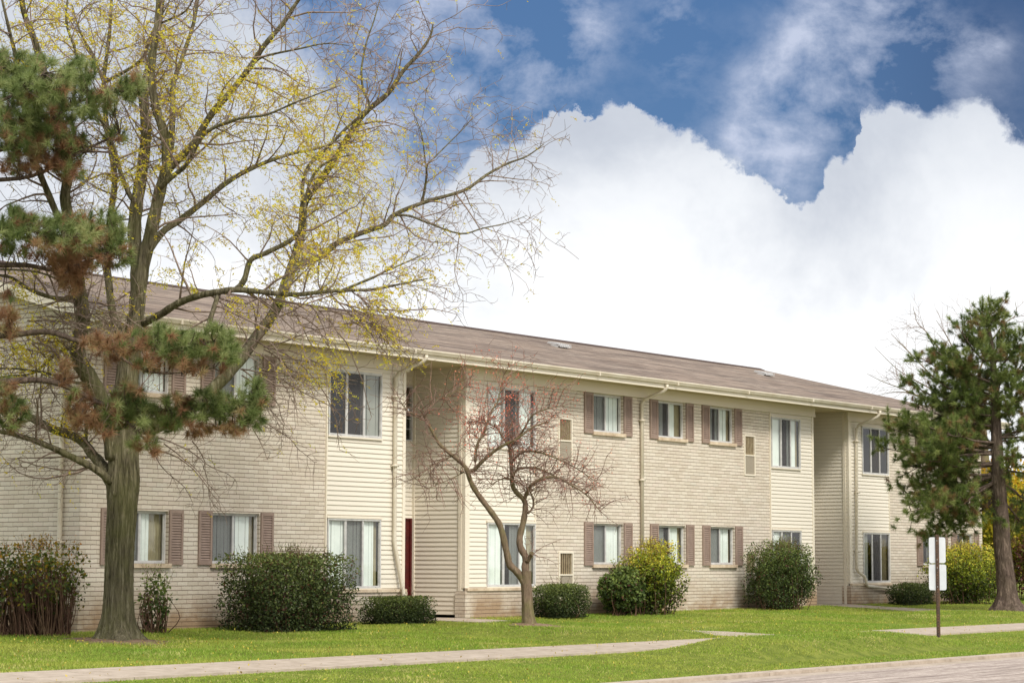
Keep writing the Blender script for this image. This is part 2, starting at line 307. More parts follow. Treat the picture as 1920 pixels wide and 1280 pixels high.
# ------------------------------------------------------------------ grass blades
def grass():
    n = 520000
    u = rng.uniform(-9, 40, n); w = rng.uniform(-11.27, -.05, n)
    # more where the picture sees it from close by
    p = O[None, :] + D[None, :]*u[:, None] + N[None, :]*w[:, None]
    ax = p[:, 0]/p[:, 1]; keep = (np.abs(ax) < .26) & (rng.uniform(size=n) < np.clip(1.25-(p[:, 1]-24)/50, .3, 1))
    keep &= ~((w > -8.6+.0) & (w < -7.2-.0))
    keep &= ~((u > 8.62) & (u < 9.93) & (w > -1.6)) & ~((u > 24.5) & (u < 25.85) & (w > -1.0))
    keep &= (np.hypot(p[:, 0]-T1[0], p[:, 1]-T1[1]) > .62) & (np.hypot(p[:, 0]-T2[0]-.1, p[:, 1]-T2[1]) > .3)
    u, w, p = u[keep], w[keep], p[keep]; n = len(u)
    z = np.array([gz(a, b) for a, b in zip(u, w)])
    edge = np.minimum(np.abs(w+7.2), np.abs(w+8.6)); low = (w < -8.6) & (w > -9.4)
    pat = .5+.5*np.sin(u*1.9+np.sin(w*2.3)*1.5)*np.sin(w*3.1+np.sin(u*.8)*2)
    h = rng.uniform(.018, .042, n)*(.75+.5*pat); h[low] *= .6; h[w > -.8] *= 1.3
    # the walks are half buried where the lawn has grown in
    h[(w < -7.3)] *= .9
    a = rng.uniform(0, 2*pi, n); wd = rng.uniform(.004, .009, n); lean = rng.normal(size=(n, 2))*.018
    dx, dy = np.cos(a)*wd, np.sin(a)*wd
    c = np.zeros((n, 3, 3)); c[:, 0] = np.stack([p[:, 0]-dx, p[:, 1]-dy, z-.005], 1); c[:, 1] = np.stack([p[:, 0]+dx, p[:, 1]+dy, z-.005], 1)
    c[:, 2] = np.stack([p[:, 0]+lean[:, 0], p[:, 1]+lean[:, 1], z+h], 1)
    r = rng.uniform(0, .85, n)*.7+pat*.2; pt = np.sin(u*.9+2)*np.sin(w*1.3+u*.4)+np.sin(u*2.7)*np.sin(w*2.9); r[(rng.uniform(size=n) < .04+.3*(pt > 1.0)+.3*(edge < .1))] = 1.; r[edge < .12] += .15
    o = cloud_mesh('grass', c, r, M['grass']); tag(o, 'short mown green lawn grass in front of the building', 'grass', kind='stuff')
grass()
def litter():
    n = 3000; u = rng.uniform(-9, 30, n); w = rng.uniform(-11.3, -.3, n)
    k = 260; u[:k] = -1.27+rng.normal(size=k)*1.6; w[:k] = -2.6+rng.normal(size=k)*.9
    u[k:k+160] = rng.uniform(-6, 14, 160); w[k:k+160] = -7.1+rng.normal(size=160)*.12
    u[k+160:k+300] = rng.uniform(-6, 16, 140); w[k+160:k+300] = -11.55+rng.normal(size=140)*.16
    C = np.array([B(a, b, max(gz(a, b), .02 if b < -11.44 else 0)+.035+.01*(b > -8.6)) for a, b in zip(u, w)])
    q = leaf_quads(C, .036, .5, 2.)
    m = foliage('yellow_leaf_litter', [(0, lin(130, 104, 50)), (.5, lin(186, 164, 60)), (1, lin(206, 186, 84))], .2)
    tag(cloud_mesh('fallen_leaves', q, rng.uniform(size=n), m), 'scattered small yellow fallen leaves on lawn, walk and curb', 'leaves', kind='stuff')
litter()

# ------------------------------------------------------------------ apartment building (local x=u, y=w, z)
BL_ = empty('apartment_building', (O[0], O[1], 0), PHI)
tag(BL_, 'long two-storey apartment block of pale brick and cream siding with a brown shingle roof', 'building')
SOF = 5.43; RO = .6; EZ = 5.56; SL = .278; RW = 4.55; RZ = EZ+SL*(RW+RO); U1 = 33.8; DEP = 9.2
def wall_rects(u0, u1, z0, z1, holes):
    xs = sorted({u0, u1, *[h[0] for h in holes], *[h[1] for h in holes]}); zs = sorted({z0, z1, *[h[2] for h in holes], *[h[3] for h in holes]})
    out = []
    for a, b in zip(xs, xs[1:]):
        for c, d in zip(zs, zs[1:]):
            m, n = (a+b)/2, (c+d)/2
            if a < u0-1e-6 or b > u1+1e-6 or any(h[0] < m < h[1] and h[2] < n < h[3] for h in holes): continue
            out.append((a, b, c, d))
    return out
def brick_wall(mb, u0, u1, z0, z1, holes, w=0., rev=.11):
    for a, b, c, d in wall_rects(u0, u1, z0, z1, holes): mb.quad((a, w, c), (b, w, c), (b, w, d), (a, w, d))
    for a, b, c, d in holes:
        mb.quad((a, w, c), (a, w+rev, c), (a, w+rev, d), (a, w, d)); mb.quad((b, w+rev, c), (b, w, c), (b, w, d), (b, w+rev, d))
        mb.quad((a, w, d), (a, w+rev, d), (b, w+rev, d), (b, w, d)); mb.quad((a, w+rev, c), (a, w, c), (b, w, c), (b, w+rev, c))
ZL0, ZL1, ZU0, ZU1 = 1.57, 2.43, 4.38, 5.19
small = [(.78, 1.96), (2.99, 4.17), (14.44, 15.60), (16.98, 18.12), (19.16, 20.27), (30.0, 31.2), (32.1, 33.2)]
sh_w = [(.44, 1.97), (2.66, 4.19), (14.11, 15.61), (16.65, 18.14), (18.83, 20.28), (29.68, 31.22), (31.79, 33.22)]
sections = [(0., 5.89), (12.36, 21.92), (28.1, U1)]
vents = [(13.19, 13.71, .87, 1.83), (13.17, 13.67, 3.65, 4.61), (20.73, 21.22, .87, 1.85), (20.72, 21.22, 3.65, 4.61)]
mb = MB()
for s0, s1 in sections:
    hs = []
    for a, b in small:
        if s0 < a < s1: hs += [(a, b, ZL0, ZL1), (a, b, ZU0, ZU1)]
    hs += [v for v in vents if s0 < v[0] < s1]
    brick_wall(mb, s0, s1, -.3, SOF, hs)
# gable ends, back wall
mb.quad((0, DEP, -.3), (0, 0, -.3), (0, 0, SOF), (0, DEP, SOF)); mb.quad((0, DEP, SOF), (0, 0, SOF), (0, 0, SOF+.17), (0, DEP, SOF+.17)); mb.tri((0, DEP, SOF+.17), (0, 0, SOF+.17), (0, RW, SOF+.17+SL*RW))
mb.quad((U1, 0, -.3), (U1, DEP, -.3), (U1, DEP, SOF), (U1, 0, SOF)); mb.quad((U1, DEP, -.3), (0, DEP, -.3), (0, DEP, SOF), (U1, DEP, SOF))
# brick plinths under the siding bays, 5 cm proud
for a, b in ((5.89, 8.2), (9.98, 12.36), (21.92, 24.08), (25.86, 28.1)):
    mb.quad((a, -.055, -.3), (b, -.055, -.3), (b, -.055, 1.045), (a, -.055, 1.045))
    mb.quad((a, .2, -.3), (a, -.055, -.3), (a, -.055, 1.045), (a, .2, 1.045)); mb.quad((b, -.055, -.3), (b, .2, -.3), (b, .2, 1.045), (b, -.055, 1.045))
mb.build('brick_wall', M['brick'], BL_)
# siding ------------------------------------------------
def sid(mb, p0, p1, z0, z1, nrm, e=.089, lip=.015):
    """lap siding between plan points p0 and p1, real courses"""
    p0, p1, nrm = map(np.array, (p0, p1, nrm)); k0 = math.floor((z0-.05)/e)
    k = k0
    while True:
        a = k*e+.05; b = a+e
        if a >= z1: break
        A, Bz = max(a, z0), min(b, z1)
        if Bz > A+1e-4:
            oa = lip*(1-(A-a)/e); ob = lip*(1-(Bz-a)/e)
            P0a, P1a, P0b, P1b = p0+nrm*oa, p1+nrm*oa, p0+nrm*ob, p1+nrm*ob
            mb.quad((*P0a, A), (*P1a, A), (*P1b, Bz), (*P0b, Bz)); mb.quad((*p0, A), (*p1, A), (*P1a, A), (*P0a, A))
        k += 1
bays = [(5.89, 8.13, 5.93, 7.43), (10.04, 12.36, 10.71, 12.33), (21.92, 24.03, 21.96, 23.37), (25.9, 28.1, 26.6, 28.06)]
BLZ = (1.12, 2.39); BUZ = (3.89, 5.10)
sd = MB()
for a, b, c, d in bays:
    for r in wall_rects(a, b, 1.10, SOF-.02, [(c, d, *BLZ), (c, d, *BUZ)]):
        sid(sd, (r[0], -.004), (r[1], -.004), r[2], r[3], (0, -1))
    # the two reveals round each bay window
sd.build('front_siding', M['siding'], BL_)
sd = MB()
for a, b in ((8.13, 10.02), (24.03, 25.88)):
    sid(sd, (b, 1.32), (b, .02), .58, SOF, (-1, 0)); sid(sd, (a, .02), (a, 1.32), .58, SOF, (1, 0))
    for r in wall_rects(a, b, .58, SOF, [(b-.98, b-.05, .58, 2.47), (b-.98, b-.05, 4.0, 5.1)]): sid(sd, (r[0], 1.32), (r[1], 1.32), r[2], r[3], (0, -1))
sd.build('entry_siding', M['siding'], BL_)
# trims: corner boards, sill band, frieze
for x0, x1 in ((8.07, 8.15), (10.0, 10.14), (23.97, 24.05), (25.87, 26.0)):
    tr = MB(); tr.box(x0, x1, -.026, .07, 1.101, SOF-.004); tr.build('corner_board', M['trim'], BL_)
for b in (10.02, 25.88):
    for q_ in ((b-.03, b-.001, .07, .14), (b-.028, b-.002, 1.25, 1.318)): tr = MB(); tr.box(*q_, .56, SOF-.004); tr.build('corner_board', M['trim'], BL_)
for x in (5.885, 12.33, 21.91, 28.08): tr = MB(); tr.box(x, x+.03, -.03, .0, 1.101, SOF-.004); tr.build('corner_board', M['trim'], BL_)
for a, b, c, d in bays: tr = MB(); tr.box(a-.02 if a > 9 else a, b+.02, -.085, -.003, 1.045, 1.10); tr.build('sill_band', M['stone'], BL_)
for a, b in ((0, 8.2), (9.95, 24.1), (25.8, U1)): tr = MB(); tr.prism([(-.012, 5.2), (-.066, 5.2), (-.066, 5.225), (-.05, 5.225), (-.05, SOF-.003), (-.012, SOF-.003)], 'x', a, b); tr.build('frieze_board', M['trim'], BL_)
for b in (10.02, 25.88):
    mb = MB(); mb.box(b-.94, b-.08, 1.33, 1.37, .56, 2.44)
    dr = mb.build('door', M['door'], BL_)
    f = MB(); f.box(b-.98, b-.94, 1.30, 1.37, .56, 2.47); f.box(b-.08, b-.03, 1.30, 1.37, .56, 2.47); f.box(b-.94, b-.08, 1.30, 1.37, 2.44, 2.47)
    f.build('door_frame', M['door'], dr)
    for k in range(3): pass
    h = MB(); h.tube([(b-.86, 1.33, 1.5), (b-.86, 1.27, 1.5)], .012, 8); h.tube([(b-.86, 1.27, 1.5), (b-.86, 1.255, 1.5)], [.012, .03], 10); h.build('handle', M['alu'], dr)
    w_ = MB(); fr = .03
    for x0, x1, z0, z1 in ((b-.98, b-.95, 4, 5.1), (b-.08, b-.05, 4, 5.1), (b-.95, b-.08, 4, 4.03), (b-.95, b-.08, 5.07, 5.1)): w_.box(x0, x1, 1.29, 1.36, z0, z1)
    for k in range(1, 5): w_.box(b-.95, b-.08, 1.315, 1.33, 4.03+k*.208-.006, 4.03+k*.208+.006)
    for k in range(1, 4): w_.box(b-.95+k*.2175-.006, b-.95+k*.2175+.006, 1.312, 1.334, 4.03, 5.07)
    wo = w_.build('window', M['alu'], BL_); g = MB(); g.quad((b-.95, 1.34, 4.03), (b-.08, 1.34, 4.03), (b-.08, 1.34, 5.07), (b-.95, 1.34, 5.07)); g.build('pane', M['glass_d'], wo)
    g = MB(); g.quad((b-.98, 1.5, 3.95), (b-.05, 1.5, 3.95), (b-.05, 1.5, 5.15), (b-.98, 1.5, 5.15)); g.build('room', M['dark'], wo)
# windows ------------------------------------------------
def blinds(u0, u1, w, z0, z1, pitch=.088, rot=.35, rs=0):
    b = MB(); r = random.Random(rs); x = u0
    while x < u1-.02:
        e = min(x+pitch*.8, u1); k = r.uniform(-.006, .006)
        b.quad((x, w+k+.012*rot, z0), (e, w+k-.02*rot, z0), (e, w+k-.02*rot, z1), (x, w+k+.012*rot, z1)); x += pitch
    return b
def window(u0, u1, z0, z1, wf, n, cover, screens, sill=True, rs=0, dark=False, curt=None):
    """n lites; cover = list of (start, end) fractions hidden by blinds; screens = lite indices"""
    f = MB(); T = .032
    for a in ((u0, u1, z0, z0+T), (u0, u1, z1-T, z1), (u0, u0+T, z0+T, z1-T), (u1-T, u1, z0+T, z1-T)): f.box(a[0], a[1], wf-.03, wf+.03, a[2], a[3])
    W = (u1-u0-2*T)/n
    for i in range(1, n): x = u0+T+W*i; f.box(x-.021, x+.021, wf-.022+.004*(i % 2), wf+.02, z0+T, z1-T)
    for i in range(n):   # sash rails
        x0, x1 = u0+T+W*i+(.021 if i else 0), u0+T+W*(i+1)-(.021 if i < n-1 else 0); s_ = .014
        for a in ((x0, x1, z0+T, z0+T+s_), (x0, x1, z1-T-s_, z1-T), (x0, x0+s_, z0+T+s_, z1-T-s_), (x1-s_, x1, z0+T+s_, z1-T-s_)): f.box(a[0], a[1], wf-.012, wf+.008, a[2], a[3])
    o = f.build('window', M['alu'], BL_)
    g = MB(); g.quad((u0+T, wf, z0+T), (u1-T, wf, z0+T), (u1-T, wf, z1-T), (u0+T, wf, z1-T)); g.build('pane', M['glass_d' if dark else 'glass'], o)
    for i in screens:
        g = MB(); x0 = u0+T+W*i+.022; x1 = u0+T+W*(i+1)-.022; g.quad((x0, wf-.0125, z0+T+.01), (x1, wf-.0125, z0+T+.01), (x1, wf-.0125, z1-T-.01), (x0, wf-.0125, z1-T-.01)); g.build('screen', M['screen'], o)
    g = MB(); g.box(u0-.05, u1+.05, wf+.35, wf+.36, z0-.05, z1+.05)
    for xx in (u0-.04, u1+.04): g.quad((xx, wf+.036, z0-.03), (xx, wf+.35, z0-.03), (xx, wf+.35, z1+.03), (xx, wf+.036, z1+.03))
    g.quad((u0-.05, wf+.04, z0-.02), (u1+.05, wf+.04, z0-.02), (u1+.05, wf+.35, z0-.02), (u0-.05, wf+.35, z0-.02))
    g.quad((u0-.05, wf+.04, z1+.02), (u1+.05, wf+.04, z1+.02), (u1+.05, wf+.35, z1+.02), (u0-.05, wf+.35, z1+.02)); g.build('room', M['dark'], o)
    if cover:
        b = MB()
        for c0, c1 in cover:
            q = blinds(u0+(u1-u0)*c0, u0+(u1-u0)*c1, wf+.045, z0+.01, z1-.01, rs=rs); n0 = len(b.v); b.v += q.v; b.f += [tuple(i+n0 for i in t) for t in q.f]; b.a += q.a
        b.build('blinds', M['blind'], o)
    if curt:
        b = MB()
        for c0, c1 in curt:
            x = u0+(u1-u0)*c0; e = u0+(u1-u0)*c1; m = max(2, int((e-x)/.03)); p = [(x+(e-x)*i/m, wf+.07+.018*(i % 2)) for i in range(m+1)]
            for p_, q_ in zip(p, p[1:]): b.quad((*p_, z0), (*q_, z0), (*q_, z1), (*p_, z1))
        b.build('curtain', M['curtain'], o)
    if sill:
        s_ = MB(); s_.box(u0-.03, u1+.05, -.055, wf-.031, z0-.075, z0-.004); s_.build('sill', M['stone'], o)
    return o
cv = [([(0, .72)], [0]), ([(0, .88)], [0]), ([(0, .96)], [0]), ([(.0, .4), (.52, .86)], [0]), ([(0, .9)], [0]), ([(.45, .8)], [0]), ([(0, .3)], [0])]
cu = [([(0, .95)], []), ([(.05, 1)], [0]), ([(0, .96)], [0]), ([(0, .35), (.55, .78)], [0]), ([(.0, .3), (.42, .85)], [0]), ([(0, .9)], [0]), ([(0, .9)], [0])]
for i, (a, b) in enumerate(small):
    window(a, b, ZL0, ZL1, .085, 2, cv[i][0], cv[i][1], rs=i, curt=[(.68, 1)])
    window(a, b, ZU0, ZU1, .085, 2, cu[i][0], cu[i][1], rs=i+20, curt=[(.72, 1)])
big = [([(0, .9)], [1], 0, [(.85, 1)]), ([(0, .33), (.5, .85)], [1], 0, [(.8, 1)]), ([(0, .72)], [1], 0, None), ([(.12, .25)], [1], 1, [(.75, 1)])]
bigu = [([(.64, 1)], [1], 1, None), ([(.0, .36), (.62, .95)], [1], 0, [(.9, 1)]), ([(0, .35), (.6, .88)], [1], 0, [(.85, 1)]), ([], [1], 1, None)]
for i, (a, b, c, d) in enumerate(bays):
    for (z0, z1), q in ((BLZ, big[i]), (BUZ, bigu[i])):
        o = window(c, d, z0, z1, -.012, 3, q[0], q[1], sill=False, rs=i+40, dark=bool(q[2]), curt=q[3])
        for q_ in ((-.05, -.0125, z0-.03, z0-.001), (-.052, -.0125, z1+.001, z1+.035)): cs = MB(); cs.box(c-.02, d+.02, *q_); cs.build('casing', M['trim'], o)
def shutter(u0, z0, z1, w=.32):
    s_ = MB(); y1 = -.004; y0 = -.034; st = .045
    s_.box(u0, u0+st, y0, y1, z0, z1); s_.box(u0+w-st, u0+w, y0, y1, z0, z1); s_.box(u0+st, u0+w-st, y0+.001, y1, z1-.05, z1); s_.box(u0+st, u0+w-st, y0+.001, y1, z0, z0+.075)
    z = z0+.08
    while z < z1-.06:
        s_.quad((u0+st, y0+.004, z), (u0+w-st, y0+.004, z), (u0+w-st, y1-.006, z+.036), (u0+st, y1-.006, z+.036))
        s_.quad((u0+st, y1-.006, z), (u0+w-st, y1-.006, z), (u0+w-st, y0+.004, z), (u0+st, y0+.004, z)); z += .044
    s_.quad((u0+st, y1-.002, z0), (u0+w-st, y1-.002, z0), (u0+w-st, y1-.002, z1), (u0+st, y1-.002, z1))
    return s_.build('shutter', M['shutter'], BL_)
for a, b in sh_w:
    for z0, z1 in ((1.545, 2.45), (4.33, 5.195)): shutter(a, z0, z1); shutter(b, z0, z1)
for u0, u1, z0, z1 in vents:
    f = MB(); T = .035; zm = (z0+z1)/2+.0
    for a in ((u0, u1, z0, z0+T), (u0, u1, z1-T, z1), (u0, u0+T, z0+T, z1-T), (u1-T, u1, z0+T, z1-T), (u0+T, u1-T, zm-.015, zm+.015)): f.box(a[0], a[1], -.02, .03, a[2], a[3])
    o = f.build('wall_vent', M['trim'], BL_)
    g = MB(); g.quad((u0, .1, z0), (u1, .1, z0), (u1, .1, z1), (u0, .1, z1)); g.build('vent_cavity', M['rust'], o)
    g = MB()
    for k in range(6): x = u0+T+(u1-u0-2*T)*(k+.5)/6; g.box(x-.006, x+.006, -.008, .02, zm+.015, z1-T)
    g.build('grille', M['grille'], o)
    g = MB(); g.box(u0+T, u1-T, -.004, .02, z0+T, zm-.015); g.build('cover_plate', M['mesh'], o)
# roof ------------------------------------------------
OV = .32; HU = U1+RO-(RW+RO)
r_ = MB(); e0 = -RO; eL = -OV; eR = U1+RO; e1 = DEP+RO
r_.quad((eL, e0, EZ), (eR, e0, EZ), (HU, RW, RZ), (eL, RW, RZ)); r_.tri((eR, e0, EZ), (eR, e1, EZ), (HU, RW, RZ)); r_.quad((eR, e1, EZ), (eL, e1, EZ), (eL, RW, RZ), (HU, RW, RZ))
r_.quad((eL, e0, EZ-.03), (eL, e0, EZ), (eL, RW, RZ), (eL, RW, RZ-.03)); r_.quad((eL, e0, EZ-.03), (eR, e0, EZ-.03), (eR, e0, EZ), (eL, e0, EZ))
ro = r_.build('roof', M['roof'], BL_)
c_ = MB(); c_.prism([(RW-.16, RZ-.035), (RW, RZ+.03), (RW+.16, RZ-.035)], 'x', eL-.01, HU+.1); c_.build('ridge_cap', M['cap'], ro)
s_ = MB(); s_.quad((eL, 0, SOF), (eL, e0, SOF), (eR, e0, SOF), (eR, 0, SOF)); s_.quad((U1, 0, SOF+.0), (eR, 0, SOF), (eR, DEP, SOF), (U1, DEP, SOF))
for a, b in ((8.13, 10.02), (24.03, 25.88)): s_.quad((a, 0, SOF), (b, 0, SOF), (b, 1.34, SOF), (a, 1.34, SOF))
s_.quad((eL, e0, SOF), (eL, 0, SOF), (0, 0, SOF), (0, e0, SOF)) if False else None
s_.quad((eL, e0+.0, SOF+.02), (0, e0, SOF+.02), (0, RW, SOF+.02+SL*(RW+RO)-.0), (eL, RW, SOF+.02+SL*(RW+RO)))
s_.build('soffit', M['soffit'], BL_)
f = MB(); f.box(eL, eR, e0+.0, e0+.03, SOF-.035, EZ-.032); f.box(eR-.03, eR, e0+.03, DEP, SOF-.035, EZ-.032)
# rake board
a0, a1 = (e0-.01, EZ-.2), (RW, RZ-.2+.0)
f.quad((eL-.012, a0[0], a0[1]), (eL-.012, a0[0], EZ-.02), (eL-.012, RW, RZ-.02), (eL-.012, RW, RZ-.2)); f.quad((eL-.012, e1, a0[1]), (eL-.012, e1, EZ-.02), (eL-.012, RW, RZ-.02), (eL-.012, RW, RZ-.2))
f.build('fascia', M['trim'], BL_)
g = MB(); g.prism([(e0-.001, 5.485), (e0-.055, 5.49), (e0-.07, 5.52), (e0-.085, 5.545), (e0-.085, 5.572), (e0-.072, 5.572), (e0-.072, 5.56), (e0-.058, 5.53), (e0-.045, 5.505), (e0-.001, 5.505)], 'x', eL-.05, eR+.1)
for x in np.arange(1.5, 34, 3.05): g.box(x, x+.05, e0-.088, e0-.0005, 5.48, 5.575)
go = g.build('roof_gutter', M['gutter'], BL_)
def downspout(pts, r=.04):
    d = MB(); pts = [np.array(p, float) for p in pts]
    # square pipe rounded off at each elbow
    q = [pts[0]]
    for i in range(1, len(pts)-1):
        a, b, c = pts[i-1], pts[i], pts[i+1]; q += [b+(a-b)/np.linalg.norm(a-b)*min(.07, np.linalg.norm(a-b)*.45), b+(c-b)/np.linalg.norm(c-b)*min(.07, np.linalg.norm(c-b)*.45)]
    q.append(pts[-1]); d.tube(q, r*.98, 6)
    for z in (1.9, 3.4, 4.7):
        for a, b in zip(pts, pts[1:]):
            if abs(a[0]-b[0]) < .2 and abs(a[2]-b[2]) > 1.5 and min(a[2], b[2]) < z < max(a[2], b[2]): d.box(a[0]-.065, a[0]+.065, a[1]-.052, a[1]+.05, z-.02, z+.02)
    return d.build('downspout', M['gutter'], BL_, smooth=True)
downspout([(7.98, -.65, 5.47), (7.98, -.65, 5.38), (7.78, -.07, 5.12), (7.78, -.07, 1.95), (8.0, -.13, .99), (8.02, -.16, .62)])
downspout([(16.36, -.65, 5.47), (16.36, -.65, 5.36), (16.27, -.055, 5.14), (16.27, -.055, .7)])
downspout([(26.4, -.65, 5.47), (26.4, -.65, 5.34), (26.2, -.08, 5.08), (26.12, -.08, 1.42), (26.5, -.14, 1.25), (26.52, -.14, 1.04), (28.2, -.14, .93)])
downspout([(-.06, -.6, 5.47), (-.06, -.5, 5.36), (-.06, .40, 5.18), (-.06, .40, 1.35), (-.14, .34, .55)], .042)
for u, w in ((17.7, 3.2), (27.2, 3.2)):
    z = EZ+SL*(w+RO); v_ = MB()
    v_.prism([(w-.2, z-.02), (w-.15, z+.055), (w+.16, z+.125), (w+.2, z+.09)], 'x', u-.2, u+.2)
    v_.box(u-.2, u+.2, w-.12, w+.15, z-.06, z+.035)
    for k in range(7): v_.box(u-.23+k*.07, u-.215+k*.07, w-.215, w-.2, z-.03, z+.06)
    v_.build('roof_vent', M['white'], BL_)

# ------------------------------------------------------------------ sign post
sz = gz(*toB(SG[0], SG[1])); sp = empty('sign_post', (SG[0], SG[1], sz-.02), radians(-16))
tag(sp, 'brown steel post on the verge carrying two blank white sign plates seen from behind', 'sign')
m = MB(); H = 1.85
m.prism([(-.034, .0), (-.03, -.004), (-.018, -.004), (-.014, -.03), (.014, -.03), (.018, -.004), (.03, -.004), (.034, 0), (.02, .002), (.016, -.025), (-.016, -.025), (-.02, .002)], 'z', -.3, H)
m.build('post', M['post'], sp)
def plate(z0, z1, wd):
    m = MB(); c = .035; pr = []
    for cx, cz, a0 in ((wd/2-c, z1-c, 0), (-wd/2+c, z1-c, 90), (-wd/2+c, z0+c, 180), (wd/2-c, z0+c, 270)):
        for k in range(5): a = radians(a0+k*22.5); pr.append((cx+cos(a)*c, cz+sin(a)*c))
    m.prism(pr, 'y', .004, .007); return m.build('sign_plate', M['sign'], sp)
ZT = 2.09-sz; 
for z0, z1, wd in ((ZT-.455, ZT, .29), (ZT-.935, ZT-.48, .305)):
    o = plate(z0, z1, wd); 
    for zb in (z1-.06, z0+.06): b = MB(); b.tube([(0, -.035, zb), (0, .012, zb)], .008, 6); b.build('bolt', M['alu'], o)

# ------------------------------------------------------------------ trees
def smooth_poly(pts, n=4):
    pts = np.asarray(pts, float); out = []
    for i in range(len(pts)-1):
        p0, p1, p2, p3 = pts[max(i-1, 0)], pts[i], pts[i+1], pts[min(i+2, len(pts)-1)]
        for k in range(n):
            t = k/n; out.append(.5*((2*p1)+(-p0+p2)*t+(2*p0-5*p1+4*p2-p3)*t*t+(-p0+3*p1-3*p2+p3)*t**3))
    out.append(pts[-1]); return np.array(out)
def limb(px, Y0, Y1, bow=0):
    n = len(px); L = [P(x, y, Y0+(Y1-Y0)*i/(n-1)+bow*sin(pi*i/(n-1))) for i, (x, y) in enumerate(px)]
    return smooth_poly(L)
def twig(mb, p, d, L, r0, r1, seg, zig, droop, sides=3, up=0.):
    pts = [p]; d = d/np.linalg.norm(d); st = L/seg
    for i in range(seg):
        j = rng.normal(size=3)*zig; d = d+j; d[2] += up-droop; d /= np.linalg.norm(d); pts.append(pts[-1]+d*st*(1+.2*rng.normal()))
    mb.tube(pts, list(np.linspace(r0, r1, seg+1)), sides, cap=False); return pts
def spread(t, amount):
    """a random direction leaving tangent t sideways"""
    r = rng.normal(size=3); r -= t*(r@t); r /= np.linalg.norm(r)+1e-9; return t*(1-amount)+r*amount
def trunk_mesh(mb, pts, rad, sides=28, ridges=9, amp=.05, flare=None, base=None):
    pts = np.asarray(pts); n0 = len(mb.v); m = len(pts); T = np.gradient(pts, axis=0); T = unit(T)
    a = np.array([1., 0, 0]); ang = np.arange(sides)*2*pi/sides
    for i in range(m):
        a = a-T[i]*(a@T[i]); a /= np.linalg.norm(a); b = np.cross(T[i], a); h = np.linalg.norm(pts[i]-pts[0])
        k = rad[i]*(1+amp*np.sin(ridges*ang+h*1.2+np.sin(h*3))+amp*.7*np.sin(ridges*1.9*ang-h*2)+rng.normal(size=sides)*amp*.35)
        if flare: k *= 1+flare*np.exp(-h*5.5)*(.55+.6*np.maximum(0, np.sin(ang*2.5+1.1))**2+.35*np.maximum(0, np.sin(ang*4+.3)))
        mb.v += [tuple(x) for x in pts[i]+(np.cos(ang)[:, None]*a+np.sin(ang)[:, None]*b)*k[:, None]]
    for i in range(m-1):
        for j in range(sides): q = n0+i*sides; k = (j+1) % sides; mb.f.append((q+j, q+k, q+sides+k, q+sides+j)); mb.a.append(.5)
def in_blobs(pt, blobs):
    Y = pt[1]; d = np.array([pt[0], pt[1], pt[2]-EYE]); f_ = d@Fv; x = 960+FPX*(d@Rv)/f_; y = 640-FPX*(d@Uv)/f_
    s = 0
    for bx, by, rx, ry, wt in blobs:
        s += wt*math.exp(-((x-bx)/rx)**2-((y-by)/ry)**2)
    return s

